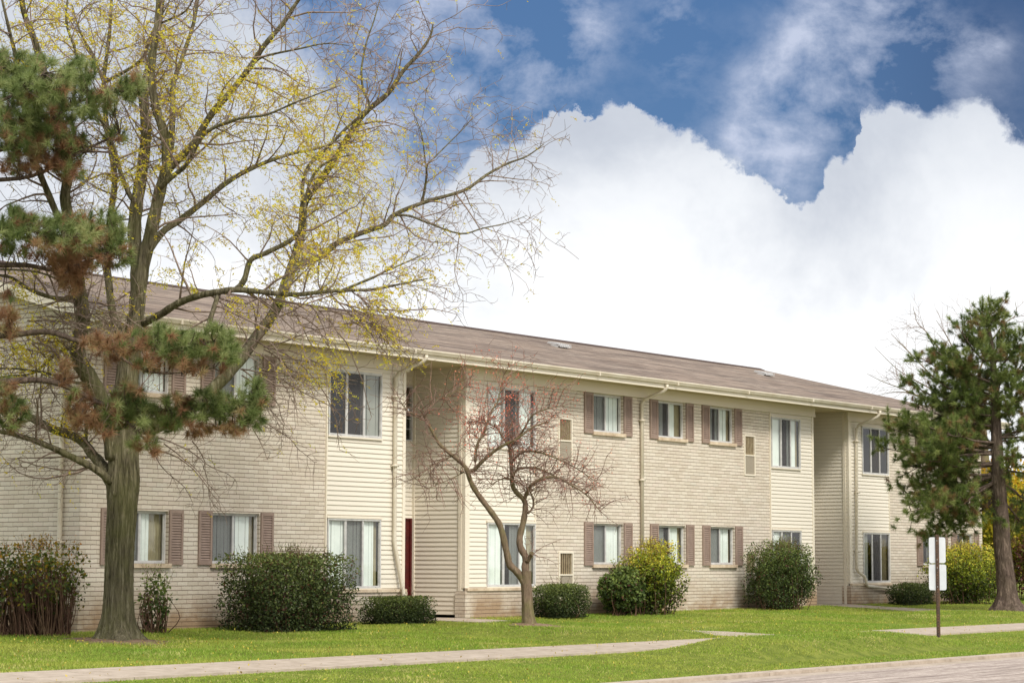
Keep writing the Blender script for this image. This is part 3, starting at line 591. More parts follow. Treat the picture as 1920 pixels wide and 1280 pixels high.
def locust():
    YT = T1[1]; gzt = gz(*toB(*T1))
    root = empty('honey_locust', (T1[0], T1[1], gzt)); tag(root, 'large honey locust with a thick grooved trunk, spreading limbs and sparse yellow leaves, left foreground', 'tree')
    inv = np.array([T1[0], T1[1], gzt])
    tk = MB()
    main = limb([(218, 1202), (219, 1180), (221, 1150), (223, 1100), (224, 1050), (226, 1000), (229, 950), (231, 900), (232, 860), (233, 810), (236, 740), (243, 670), (252, 600), (259, 540)], YT, YT+.1)
    hs = np.linalg.norm(main-main[0], axis=1)
    k = 126*2; rd = np.interp(hs, [0, .25, .6, 1.2, 2.0, 2.35, 2.6, 3.2, 4.2, 5.3], [.212, .214, .211, .208, .218, .246, .226, .195, .155, .07]); main2 = np.array([main[0]+(main[-1]-main[0])*0]*0 or [[np.interp(q_, hs, main[:, k_]) for k_ in range(3)] for q_ in np.linspace(0, hs[-1], 130)]); trunk_mesh(tk, main2, np.interp(np.linspace(0, hs[-1], 130), hs, rd), 110, 27, .028, 1.0)
    limbs = []   # (poly, r0, r1, weight)
    def A(px, y0, y1, r0, r1, bow=0, wt=1.):
        if px[0][1] < 850: r0 *= .84 if r0 > .1 else .76; r1 *= .8
        q = limb(px, YT+y0, YT+y1, bow); limbs.append((q, r0, r1, wt)); rr = np.linspace(1, 0, len(q))**.8*(r0-r1)+r1
        rr *= 1+.06*np.sin(np.arange(len(q))*2.1); tk.tube(q, list(rr), 10 if r0 > .05 else 7)
    A([(252, 625), (258, 560), (258, 500), (252, 440), (256, 386), (265, 329), (274, 249), (269, 178), (280, 128), (292, 70), (302, 10), (310, -60), (314, -130)], 0, .6, .15, .03)
    A([(252, 630), (258, 568), (268, 500), (284, 430), (300, 358), (313, 310), (309, 255), (292, 201), (284, 145), (290, 80), (296, 20), (300, -60)], .1, -.6, .14, .03)
    A([(313, 315), (321, 269), (324, 200), (324, 161), (336, 124), (356, 67), (368, 20), (376, -60)], -.1, 1.0, .07, .02)
    A([(312, 322), (338, 295), (363, 269), (396, 215), (437, 168), (470, 124), (497, 84), (531, 44), (553, 10), (580, -30), (600, -70)], -.1, -1.2, .085, .02)
    A([(470, 124), (490, 108), (520, 100), (560, 92), (610, 82), (655, 86)], -.7, -1.6, .03, .006)
    A([(262, 500), (300, 440), (338, 412), (380, 380), (430, 339), (487, 309), (544, 289), (590, 280), (640, 262)], 0, 1.2, .08, .012)
    A([(300, 353), (325, 330), (350, 308), (375, 262), (400, 240), (450, 222), (500, 215), (560, 190), (640, 160)], -.3, -1.8, .055, .008)
    A([(262, 610), (280, 600), (302, 589), (333, 569), (370, 555), (410, 547), (443, 543), (480, 546), (517, 550), (560, 552), (605, 547), (640, 545), (702, 542), (753, 532), (803, 522)], .1, -1.8, .085, .008, -.4)
    A([(443, 543), (458, 525), (470, 488), (497, 475), (544, 451), (564, 428), (571, 401), (574, 367), (590, 325), (621, 300), (660, 290)], -1.0, -1.6, .062, .012)
    A([(410, 550), (402, 575), (390, 612), (386, 640)], -.9, -1.2, .05, .045)
    A([(240, 800), (290, 800), (350, 770), (410, 718), (455, 668), (477, 636), (514, 585), (537, 528), (551, 488), (566, 434), (571, 380), (600, 340), (648, 265), (681, 215), (728, 175), (755, 134), (785, 101), (806, 70), (812, 45)], 0, 1.4, .13, .012, .8)
    A([(571, 380), (567, 350), (580, 310), (611, 280), (650, 240), (691, 201), (681, 170), (678, 128), (688, 77), (701, 40), (712, 0)], .9, 1.8, .045, .008)
    A([(520, 572), (541, 530), (550, 505), (575, 490), (601, 481), (635, 454), (685, 434), (722, 421), (742, 401), (803, 377), (870, 357), (914, 327), (951, 307), (988, 293), (1020, 270)], .9, 2.4, .085, .008)
    A([(742, 403), (769, 405), (803, 418), (863, 438), (905, 428), (951, 418), (988, 404)], 1.7, 2.4, .03, .005)
    A([(790, 383), (797, 350), (800, 320), (797, 300), (790, 250), (770, 200)], 1.9, 1.2, .03, .004)
    A([(797, 312), (830, 280), (870, 240), (885, 222)], 1.9, 2.3, .018, .004)
    A([(640, 545), (700, 520), (720, 510), (770, 488), (800, 475)], -1.2, -.6, .03, .005)
    A([(208, 903), (181, 880), (134, 856), (84, 833), (34, 816), (0, 809), (-60, 800)], -.1, -1.0, .062, .02)
    A([(224, 930), (203, 895), (190, 870), (172, 850), (148, 822), (94, 802), (44, 775), (0, 752), (-60, 735)], -.1, .9, .1, .03)
    A([(160, 828), (162, 800), (158, 770), (150, 740)], .2, .5, .045, .02)
    A([(215, 860), (206, 800), (188, 748), (168, 708), (150, 680), (146, 650), (156, 600), (151, 555), (142, 500), (132, 430), (122, 370), (128, 320), (115, 240), (90, 160), (64, 74), (44, 20), (36, -60)], 0, -1.4, .14, .03)
    A([(140, 480), (110, 410), (85, 350), (62, 290), (45, 200), (30, 110), (18, 60), (4, 0)], -.8, -1.8, .075, .02)
    A([(240, 700), (232, 650), (212, 590), (205, 540), (200, 470), (208, 400), (215, 330), (200, 240), (195, 160), (196, 134), (205, 67), (209, 0), (212, -60)], 0, 1.3, .09, .02)
    A([(256, 386), (240, 360), (225, 320), (214, 280), (190, 225), (160, 160), (140, 90), (124, 40), (130, -30)], .2, -.3, .055, .015)
    A([(197, 154), (235, 134), (269, 107), (290, 54), (320, 36), (349, 20), (372, -20)], 1.2, .2, .04, .012)
    A([(200, 170), (180, 120), (150, 60), (135, 10)], 1.0, 1.4, .04, .015)
    A([(150, 555), (110, 560), (60, 545), (20, 520), (-20, 515)], -.6, -1.2, .05, .02)
    A([(146, 650), (110, 660), (60, 700), (10, 705), (-30, 720)], -.5, .4, .035, .01)
    A([(175, 720), (130, 715), (90, 700), (40, 692), (-10, 690)], -.3, -.8, .035, .01)
    A([(0, 505), (60, 508), (100, 520), (130, 540)], -1.2, -.7, .02, .02)
    for v in tk.v: pass
    tw = MB(); tips = []
    lb = [(380, 250, 150, 120, .55), (450, 150, 120, 60, .7), (600, 260, 120, 70, .9), (560, 400, 180, 110, .55), (350, 520, 120, 45, .6), (690, 610, 90, 50, .5), (620, 690, 70, 35, 1.),
          (60, 60, 120, 90, .5), (250, 60, 100, 80, .4), (240, 330, 60, 70, .5), (20, 530, 35, 40, 1.), (45, 650, 55, 50, 1.), (640, 480, 130, 50, .6), (720, 540, 80, 40, .4), (120, 800, 25, 30, .5)]
    cb = [(460, 330, 330, 300, 1.0), (650, 600, 150, 110, 1.1), (520, 760, 130, 90, .6), (100, 620, 160, 110, 1.0), (180, 150, 260, 200, .8), (780, 420, 130, 90, .7)]
    for q, r0, r1, wt in limbs:
        seglen = np.linalg.norm(np.diff(q, axis=0), axis=1).sum(); n = int(seglen/.20)
        for k in range(n):
            t = .18+.82*(k+rng.uniform())/n; f = t*(len(q)-1); i = min(int(f), len(q)-2); p = q[i]+(q[i+1]-q[i])*(f-i); tg = unit(q[i+1]-q[i])
            rl = r0+(r1-r0)*t
            if rl > .09 and rng.uniform() < .65: continue
            L1 = rng.uniform(.5, 1.5)*(1.15-.35*t); d = spread(tg, rng.uniform(.45, .8)); d[2] += .05; d[1] *= .8
            a = twig(tw, p, d, L1, min(rl*.6, .011+.006*L1), .0038, 7, .17, .02, 4, .025)
            tips.append((a[-1], unit(a[-1]-a[-2])))
            for s in range(1, 8):
                if rng.uniform() > .9: continue
                td = unit(a[s]-a[s-1]); b = twig(tw, a[s], spread(td, rng.uniform(.45, .85)), rng.uniform(.2, .65), .0048, .0024, 5, .25, .015, 3)
                tips.append((b[-1], unit(b[-1]-b[-2]))); tips.append((b[2], unit(b[2]-b[1])))
                for s2 in (1, 2, 3, 4):
                    if rng.uniform() < .62:
                        c = twig(tw, b[s2], spread(unit(b[s2]-b[s2-1]), rng.uniform(.5, .9)), rng.uniform(.08, .26), .004, .0022, 3, .3, .02, 3); tips.append((c[-1], unit(c[-1]-c[-2])))
    # hanging sprays under the lower limbs
    def spray(px, py, Y, n, L, dr):
        for _ in range(n):
            p = P(px+rng.normal()*25, py+rng.normal()*12, YT+Y+rng.normal()*.4); d = np.array([rng.uniform(.2, 1.2), rng.normal()*.4, rng.uniform(-.6, .15)])
            a = twig(tw, p, d, L*rng.uniform(.6, 1.2), .012, .004, 8, .16, dr, 4)
            for s in range(1, 9):
                for _k in (0, 1):
                    if rng.uniform() < .8:
                        b = twig(tw, a[s], spread(unit(a[s]-a[s-1]), rng.uniform(.4, .85)), rng.uniform(.15, .5), .005, .0025, 5, .24, .02, 3); tips.append((b[-1], unit(b[-1]-b[-2])))
                        if rng.uniform() < .6: c = twig(tw, b[2], spread(unit(b[2]-b[1]), .7), rng.uniform(.1, .25), .0035, .002, 3, .3, .02, 3); tips.append((c[-1], unit(c[-1]-c[-2])))
    spray(560, 580, -1.0, 9, 1.6, .06); spray(640, 590, -1.4, 8, 1.3, .07); spray(500, 650, -.6, 8, 1.5, .04); spray(470, 700, -.6, 8, 1.3, .05)
    spray(430, 770, -.8, 6, 1.2, .06); spray(300, 830, -.3, 5, 1.1, .05); spray(700, 560, -1.2, 6, 1.0, .08); spray(90, 590, -.9, 12, .8, .02); spray(50, 640, -.7, 10, .8, .02); spray(180, 590, -.5, 8, .8, .0)
    C = []; Dr = []; R = []
    for p, d in tips:
        s = in_blobs(p, lb); nl = rng.poisson(min(s, 1.2)*1.9+.07)
        for _ in range(nl):
            ld = unit(d*.5+np.array([.75, -.1, -.25])+rng.normal(size=3)*.45); o = p+rng.normal(size=3)*.04; m = rng.integers(5, 9); rn = rng.uniform(.1, .9)
            for j in range(m):
                C.append(o+ld*(.02+.018*j)+np.array([0, 0, -.0014*j*j])); Dr.append(unit(np.cross(ld, rng.normal(size=3)*.6+np.array([0, 0, 1.])))*(1 if j % 2 else -1)+ld*.4); R.append(rn+rng.uniform(-.1, .1))
    C = np.array(C); Dr = np.array(Dr)
    q = leaf_quads(C+Dr*.012, .042, .5, .0, Dr)
    tk_o = tk.build('trunk', M['bark'], None, smooth=True); tw_o = tw.build('branches', M['twig'], None)
    lf = cloud_mesh('leaves', q, np.array(R), foliage('yellow_locust_leaf', [(0, lin(190, 164, 44)), (.35, lin(222, 198, 52)), (.7, lin(232, 218, 78)), (1, lin(206, 212, 84))], .55, .55, 1.))
    for o in (tk_o, tw_o, lf): o.parent = root; o.matrix_parent_inverse = root.matrix_basis.inverted() if False else __import__('mathutils').Matrix.Translation(-root.location)
    print('locust twigs', len(tw.f), 'tips', len(tips), 'leaflets', len(C))
import mathutils
locust()

def attach(root, *obs):
    for o in obs: o.parent = root; o.matrix_parent_inverse = mathutils.Matrix.Translation(-root.location)
def crab():
    YT = T2[1]; g0 = gz(*toB(*T2)); root = empty('crabapple_tree', (T2[0], T2[1], g0)); tag(root, 'small bare crabapple tree with forked stem and tiny red fruit in front of the entry', 'tree')
    tk = MB(); main = limb([(992, 1186), (991, 1170), (989, 1140), (988, 1110), (986, 1088), (985, 1070)], YT, YT)
    hs = np.linalg.norm(main-main[0], axis=1); trunk_mesh(tk, main, np.interp(hs, [0, .2, .9, 1.1], [.1, .088, .088, .098]), 20, 6, .05, 1.1)
    limbs = []
    def A(px, y0, y1, r0, r1, bow=0):
        q = limb(px, YT+y0, YT+y1, bow); limbs.append((q, r0, r1)); tk.tube(q, list(np.linspace(r0, r1, len(q))*(1+.07*np.sin(np.arange(len(q))*1.9))), 9)
    A([(984, 1092), (970, 1072), (956, 1058), (950, 1035), (939, 989), (926, 966), (902, 934), (886, 910), (877, 886), (870, 872), (849, 854), (825, 833), (812, 811), (798, 785), (788, 766)], 0, -.5, .068, .018)
    A([(986, 1085), (985, 1062), (986, 1045), (976, 1025), (975, 1005), (982, 975), (985, 950), (982, 936), (963, 915), (960, 886), (957, 850), (955, 835)], 0, .4, .07, .03)
    A([(988, 1052), (995, 1042), (997, 1036)], 0, -.1, .04, .035)
    A([(878, 884), (890, 880), (902, 867), (926, 846), (947, 833), (970, 822), (1000, 800), (1030, 790)], -.2, -.6, .04, .01)
    A([(891, 864), (893, 840), (900, 822), (907, 814), (914, 790), (925, 765), (934, 750), (940, 720), (948, 690)], -.25, .3, .028, .006)
    A([(984, 933), (990, 920), (998, 907), (1019, 896), (1045, 895), (1070, 908), (1098, 926), (1115, 945), (1125, 958)], .1, -.5, .034, .006)
    A([(990, 962), (1000, 948), (996, 925), (984, 912), (970, 900)], .1, .5, .02, .008)
    A([(962, 893), (970, 880), (990, 876), (1010, 878), (1040, 892), (1070, 905), (1100, 920)], .2, .7, .025, .006)
    A([(958, 900), (950, 895), (935, 900), (918, 910)], .2, -.2, .02, .006)
    A([(960, 865), (975, 850), (995, 845), (1020, 850), (1050, 862), (1085, 880), (1120, 905)], .3, -.3, .024, .005)
    A([(955, 838), (975, 815), (985, 800), (1000, 777), (1030, 765), (1060, 760)], .3, -.2, .024, .005)
    A([(955, 838), (940, 815), (930, 800), (905, 792), (890, 790), (870, 795)], .3, .6, .022, .005)
    A([(849, 854), (835, 860), (815, 870), (795, 885), (782, 900)], -.3, -.8, .014, .004); A([(870, 884), (850, 895), (820, 908), (800, 916)], -.2, -.6, .012, .003)
    A([(800, 790), (780, 780), (760, 765), (745, 740)], -.5, -.8, .014, .004); A([(796, 780), (820, 750), (840, 742), (860, 730), (880, 722)], -.5, -.2, .012, .004)
    tw = MB(); tips = []
    for q, r0, r1 in limbs:
        sl = np.linalg.norm(np.diff(q, axis=0), axis=1).sum(); n = int(sl/.036) if r0 < .06 else int(sl/.14)
        for k in range(n):
            t = (k+rng.uniform())/n; 
            if r0 > .06 and t < .55: continue
            f = t*(len(q)-1); i = min(int(f), len(q)-2); p = q[i]+(q[i+1]-q[i])*(f-i); tg = unit(q[i+1]-q[i]); d = spread(tg, rng.uniform(.5, .9)); d[2] += .35; d[0] += .12
            a = twig(tw, p, d, rng.uniform(.25, .8), .008, .003, 6, .14, .075, 3); tips.append(a[-1])
            for s in range(1, 7):
                if rng.uniform() < .75: b = twig(tw, a[s], spread(unit(a[s]-a[s-1]), rng.uniform(.5, .8)), rng.uniform(.08, .3), .004, .002, 3, .2, .04, 3); tips.append(b[-1]); tips.append(b[1])
                if s < 6 and len(tips) > 3 and rng.uniform() < .4: b = a[s-1:s+2]; c = twig(tw, b[2], spread(unit(b[2]-b[1]), .7), rng.uniform(.06, .2), .003, .002, 3, .2, .04, 3); tips.append(c[-1])
    for px, py, top in ((898, 745, 655), (980, 720, 652), (960, 700, 640), (935, 690, 660), (1005, 705, 670)):   # upright water shoots
        p = P(px, py+40, YT); a = twig(tw, p, np.array([rng.normal()*.06, 0, 1.]), (py+40-top)/110, .006, .002, 6, .04, 0, 3)
        for s in (3, 4, 5, 6): b = twig(tw, a[s], np.array([rng.normal(), rng.normal(), .6]), .18, .003, .002, 3, .2, 0, 3); tips += [b[-1], b[1], b[2]]
    lb = [(930, 740, 70, 70, 1.), (870, 790, 45, 35, 1.), (1000, 730, 60, 30, .7), (1080, 770, 60, 60, .45), (1000, 830, 120, 60, .25), (1110, 900, 50, 50, .25), (905, 690, 50, 50, 1.)]
    C = []
    for p in tips:
        for _ in range(rng.poisson(min(1.2, in_blobs(p, lb))*1.6)): C.append(p+rng.normal(size=3)*.025)
    C = np.array(C); q = leaf_quads(C, .025, .8)
    tko = tk.build('trunk', M['bark2'], smooth=True); two = tw.build('branches', M['twig2'])
    fr = cloud_mesh('fruit', q, rng.uniform(size=len(C)), foliage('red_fruit', [(0, lin(204, 92, 72)), (.6, lin(224, 122, 98)), (1, lin(230, 156, 112))], .2, .5)); attach(root, tko, two, fr)
    print('crab tips', len(tips), len(C))
crab()

# needle tufts
def tufts(centers, dirs, n, L, w, brown):
    """centers (m,3); every tuft gets n needles; brown = probability per tuft"""
    m = len(centers); C = np.repeat(centers, n, 0); A = np.repeat(unit(dirs), n, 0)
    d = unit(A*.75+rng.normal(size=(m*n, 3))*.62); off = A*rng.uniform(-.06, .05, (m*n, 1)); ln = (L*rng.uniform(.65, 1.1, m*n))[:, None]
    side = unit(np.cross(d, rng.normal(size=(m*n, 3))))*w*.5; b = C+off; tip = b+d*ln; tip[:, 2] -= .01
    q = np.stack([b-side, b+side, tip], 1)
    r = np.repeat(np.where(rng.uniform(size=m) < brown, rng.uniform(.72, 1, m), rng.uniform(.05, .5, m)), n)+rng.uniform(-.1, .1, m*n)
    return q, r
needle_mat = foliage('pine_needles', [(0, lin(84, 100, 54)), (.3, lin(128, 142, 82)), (.55, lin(172, 178, 120)), (.7, lin(160, 138, 98)), (.85, lin(164, 124, 90)), (1, lin(142, 108, 82))], .4, .5, 1.5)
needle_mat2 = foliage('pine_needles_deep', [(0, lin(74, 90, 44)), (.3, lin(118, 134, 68)), (.55, lin(158, 166, 98)), (.72, lin(138, 122, 78)), (1, lin(146, 116, 80))], .4, .5, 1.5)
def left_pine():
    YT = 30.8; bx = P(-95, 1000, YT); g0 = gz(*toB(bx[0], YT)); root = empty('pine_tree', (bx[0], YT, g0)); tag(root, 'long-needled pine reaching in from the left edge, partly browned needles', 'tree')
    tk = MB(); z = np.linspace(g0-.05, 11.5, 24); pts = np.array([[bx[0]+.12*sin(q*.7), YT+.1*cos(q*.6), q] for q in z]); trunk_mesh(tk, pts, np.linspace(.24, .05, 24), 22, 8, .05, .6)
    br = []
    def A(px, y0, y1, r0, r1, bow=0):
        q = limb(px, YT+y0, YT+y1, bow); br.append(q); tk.tube(q, list(np.linspace(r0, r1, len(q))), 8)
    A([(-95, 470), (-40, 492), (0, 497), (50, 497), (100, 506), (135, 500), (190, 478), (225, 470)], 0, .7, .05, .012)
    A([(-95, 620), (-40, 630), (20, 628), (90, 622), (150, 640), (230, 652), (310, 655), (400, 640), (440, 640)], 0, -.5, .055, .012)
    A([(-95, 740), (-30, 722), (60, 712), (120, 722), (200, 760), (280, 770), (360, 762), (420, 755), (490, 752)], 0, .3, .055, .012)
    A([(-95, 300), (-40, 290), (30, 270), (90, 230), (150, 190), (220, 172), (262, 172)], 0, .5, .05, .012)
    A([(-95, 180), (-50, 180), (0, 190), (50, 160), (80, 140)], 0, -.8, .04, .012); A([(-95, 360), (-30, 340), (60, 330), (140, 290), (200, 262), (225, 250)], 0, .9, .04, .01)
    A([(-95, 440), (-30, 430), (40, 430), (100, 440), (150, 445)], 0, -.6, .04, .01); A([(-95, 800), (-40, 780), (20, 765), (40, 750)], 0, .3, .04, .02)
    A([(60, 240), (100, 280), (150, 285), (190, 285)], .2, .8, .02, .01); A([(200, 650), (260, 690), (320, 700), (400, 690)], -.3, -.6, .02, .008)
    A([(200, 762), (250, 800), (275, 830), (290, 856)], .1, -.2, .02, .01); A([(-95, 60), (-40, 100), (0, 120), (30, 130)], 0, .5, .03, .01)
    E = [(60,150,62,42,.05),(25,130,40,40,.05),(30,215,42,48,.05),(120,185,58,50,.05),(150,135,30,28,.05),(75,262,78,42,.35),(190,200,30,30,.1),(238,168,20,26,.1),(255,160,18,18,.1),(140,278,30,28,.3),(215,255,20,12,.2),(60,310,60,20,.7),(130,320,30,18,.6),
         (20,415,30,28,.1),(60,430,48,25,.15),(130,435,45,32,.1),(200,428,42,32,.1),(90,468,60,22,.7),(160,490,55,18,.9),(125,505,40,26,1),(130,530,22,20,1),(225,475,20,25,.3),(10,455,20,25,.2),(180,460,50,20,.5),
         (300,640,35,25,.1),(340,652,42,30,.05),(400,640,42,28,.05),(425,658,24,24,.1),(250,640,40,22,.6),(300,682,50,16,.6),(380,690,40,10,.9),(180,642,40,12,.95),(210,660,30,15,.8),
         (232,770,38,30,.1),(280,778,42,30,.2),(330,772,38,30,.2),(390,760,42,28,.1),(440,768,38,28,.1),(472,745,26,30,.05),(482,778,14,24,.05),(200,790,30,25,.85),(270,828,26,16,.3),(290,850,4,12,1),(150,760,24,38,.95),(350,802,44,14,.7),(430,800,32,12,.6),(240,740,30,18,.6),
         (20,775,30,30,.6),(10,728,20,20,.5),(12,610,20,30,.95),(120,700,16,24,1),(75,250,40,20,.4),(14,560,10,14,.7)]
    n_front = len(E)
    for q in [b for b in br[:7]]:     # the side of the tree that lies outside the frame, away from the locust
        m_ = q.copy(); m_[:, 0] = 2*bx[0]-m_[:, 0]; m_[:, 1] = 2*YT-m_[:, 1]; br.append(m_); tk.tube(m_, list(np.linspace(.045, .012, len(m_))), 7)
    E = E + [(-190-cx, cy+6, rx, ry, min(pb, .5)) for cx, cy, rx, ry, pb in E[::2]]
    C = []; Dr = []; bro = []; sk = MB()
    allp = np.concatenate(br)
    for cx, cy, rx, ry, pb in E:
        n = max(5, int(rx*ry/24)); dep = rng.uniform(-.3, .3)
        for _ in range(n):
            a = rng.uniform(0, 2*pi); r = rng.uniform()**.5; p = P(cx+cos(a)*rx*r, cy+sin(a)*ry*r, YT); j = np.argmin(np.hypot(allp[:, 0]-p[0], allp[:, 2]-p[2])); q = allp[j].copy()
            Yp = q[1]+rng.normal()*.3*(.6+rx/60); p = P(cx+cos(a)*rx*r, cy+sin(a)*ry*r, Yp); C.append(p); d = unit(p-q+np.array([.05, 0, .12])); Dr.append(unit(d+np.array([.15, 0, .35])+rng.normal(size=3)*.35)); bro.append(pb)
            if rng.uniform() < .5: mid = (p+q)/2+rng.normal(size=3)*.05; sk.tube([q, mid, p], [.010, .007, .004], 4, cap=False)
    C = np.array(C); Dr = np.array(Dr); q, r = tufts(C, Dr, 96, .155, .0068, np.array(bro))
    print('left pine tufts', len(C))
    a = tk.build('trunk', M['bark3'], smooth=True); b = sk.build('branches', M['bark3']); c = cloud_mesh('needles', q, r, needle_mat); attach(root, a, b, c)
left_pine()
def right_pine():
    YT = T3[1]; g0 = gz(*toB(*T3)); root = empty('pine_tree', (T3[0], T3[1], g0)); tag(root, 'irregular dark green pine with a bare lower trunk on the lawn at the right', 'tree')
    tk = MB(); main = limb([(1890, 1146), (1889, 1130), (1888, 1105), (1885, 1070), (1880, 1030), (1877, 990), (1874, 940), (1871, 880), (1868, 800), (1866, 740), (1863, 690), (1858, 640), (1852, 600), (1850, 585)], YT, YT)
    hs = np.linalg.norm(main-main[0], axis=1); trunk_mesh(tk, main, np.interp(hs, [0, .3, 1.2, 2.2, 3.5, 5, 7.3], [.26, .225, .2, .185, .15, .1, .02]), 26, 7, .06, 1.0)
    ends = [(1760,1000,930),(1735,930,880),(1820,930,900),(1690,840,850),(1760,820,840),(1800,730,760),(1770,660,720),(1840,740,790),(1905,740,790),(1870,640,690),(1722,668,735),(1698,715,790),(1752,655,720),(1795,612,690),(1828,602,660),(1842,580,630),(1861,580,620),(1892,622,690),(1918,628,700),(1662,800,850),(1652,838,870),(1692,792,840),(1700,800,830),(1702,872,890),(1692,925,890),(1706,945,885),
            (1722,1000,905),(1742,962,900),(1782,905,880),(1802,845,840),(1760,750,780),(1802,772,790),(1850,702,740),(1882,762,800),(1915,700,760),(1915,800,830),(1905,872,870),(1790,690,745),(1742,702,770),(1822,968,915),(1780,820,830),(1740,800,830),
            (1940,660,720),(1975,700,770),(2010,760,820),(2035,830,860),(2000,880,880),(1960,940,900),(1990,800,820),(1715,760,800),(1830,780,790),(1850,830,830),(1770,870,870),(1730,860,870),(1835,650,680),(1810,720,750),(1700,960,900),(1870,900,890),(1720,915,890),(1910,560,640) if False else (1880,700,740),(1950,1000,930)]
    C = []; Dr = []; bro = []
    for ex, ey, sy in ends:
        sx = np.interp(sy, [585, 740, 940, 1146], [1850, 1866, 1874, 1890]); dY = rng.normal()*.9
        far = abs(ex-sx)/78; mid = ((sx+ex)/2, (sy+ey)/2+rng.uniform(0, 14)); q = limb([(sx, sy), ((sx*2+ex)/3, (sy*2+ey)/3+6), mid, ((sx+2*ex)/3, (sy+2*ey)/3+6), (ex, ey)], YT, YT+dY)
        r0 = .02+.016*far; tk.tube(q, list(np.linspace(r0*.8, .008, len(q))), 6, cap=False)
        L = np.linalg.norm(q[-1]-q[0]); n = int(6+L*6)
        for k in range(n):
            t = .35+.65*(k+.5)/n; f = t*(len(q)-1); i = min(int(f), len(q)-2); p = q[i]+(q[i+1]-q[i])*(f-i); tg = unit(q[i+1]-q[i]); d = spread(tg, rng.uniform(.5, .85)); d[2] += .2
            a = twig(tk, p, d, rng.uniform(.2, .62)*(1.25-.5*t), .012, .006, 3, .12, -.05, 4)
            for s in (1, 2, 3):
                if s == 3 or rng.uniform() < .75: C.append(a[s]); Dr.append(unit(a[s]-a[s-1])+np.array([0, 0, .45])); bro.append(.06+.2*(t < .6))
                if rng.uniform() < .6: e = a[s]+rng.normal(size=3)*.12; C.append(e); Dr.append(unit(e-a[s])+np.array([0, 0, .4])); bro.append(.15)
        C.append(q[-1]); Dr.append(unit(q[-1]-q[-3])+np.array([0, 0, .3])); bro.append(0)
    C = np.array(C); q, r = tufts(C, np.array(Dr), 76, .15, .0105, np.array(bro)); print('right pine tufts', len(C))
    a = tk.build('trunk', M['bark3'], smooth=True); c = cloud_mesh('needles', q, r, needle_mat2); attach(root, a, c)
right_pine()
def bare_tree():
    YT = 78.; root0 = P(1850, 1090, YT); root = empty('bare_tree', (root0[0], YT, .5)); tag(root, 'leafless tree behind the right pine, thin grey twigs against the white sky', 'tree')
    tk = MB(); tw = MB(); top = limb([(1850, 1080), (1850, 950), (1846, 850), (1838, 770), (1820, 720)], YT, YT); tk.tube(top, list(np.linspace(.2, .1, len(top))), 10)
    for px in ([(1838, 770), (1800, 745), (1760, 735), (1715, 712), (1680, 690), (1640, 650)], [(1838, 780), (1780, 765), (1720, 742), (1690, 728), (1655, 715), (1625, 700)], [(1830, 740), (1790, 690), (1752, 642), (1735, 620), (1720, 605), (1712, 575)],
               [(1825, 730), (1800, 680), (1775, 630), (1755, 600)], [(1825, 730), (1850, 660), (1880, 610), (1905, 590), (1903, 565)], [(1838, 780), (1790, 770), (1700, 735), (1640, 742)], [(1830, 760), (1760, 715), (1700, 655), (1670, 625)], [(1830, 700), (1815, 640), (1820, 600), (1808, 575)]):
        q = limb(px, YT, YT+rng.normal()*.8); tk.tube(q, list(np.linspace(.04, .007, len(q))), 6)
        for k in range(9):
            t = .35+.65*(k+rng.uniform())/16; f = t*(len(q)-1); i = min(int(f), len(q)-2); p = q[i]+(q[i+1]-q[i])*(f-i); a = twig(tw, p, spread(unit(q[i+1]-q[i]), rng.uniform(.3, .6)), rng.uniform(.6, 1.6), .009, .003, 6, .1, -.02, 3)
            for s in (2, 3, 4, 5): twig(tw, a[s], spread(unit(a[s]-a[s-1]), .5), rng.uniform(.25, .7), .007, .003, 4, .1, 0, 3)
    attach(root, tk.build('trunk', M['bark2'], smooth=True), tw.build('branches', M['twig']))
bare_tree()

# ------------------------------------------------------------------ shrubs
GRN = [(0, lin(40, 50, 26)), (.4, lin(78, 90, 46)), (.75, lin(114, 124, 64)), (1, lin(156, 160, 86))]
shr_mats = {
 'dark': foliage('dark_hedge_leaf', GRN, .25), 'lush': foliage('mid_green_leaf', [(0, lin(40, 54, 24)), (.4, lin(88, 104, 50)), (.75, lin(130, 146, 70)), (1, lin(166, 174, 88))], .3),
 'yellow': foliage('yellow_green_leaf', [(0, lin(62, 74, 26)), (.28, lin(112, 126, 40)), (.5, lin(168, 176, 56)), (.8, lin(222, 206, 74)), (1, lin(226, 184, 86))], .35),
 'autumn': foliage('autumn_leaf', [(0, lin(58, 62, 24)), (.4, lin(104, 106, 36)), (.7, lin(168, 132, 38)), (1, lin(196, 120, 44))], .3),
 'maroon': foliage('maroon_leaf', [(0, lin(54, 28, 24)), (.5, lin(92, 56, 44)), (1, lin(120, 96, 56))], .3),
 'gold': foliage('gold_leaf', [(0, lin(100, 104, 28)), (.4, lin(160, 150, 36)), (.75, lin(214, 178, 40)), (1, lin(220, 150, 50))], .4)}
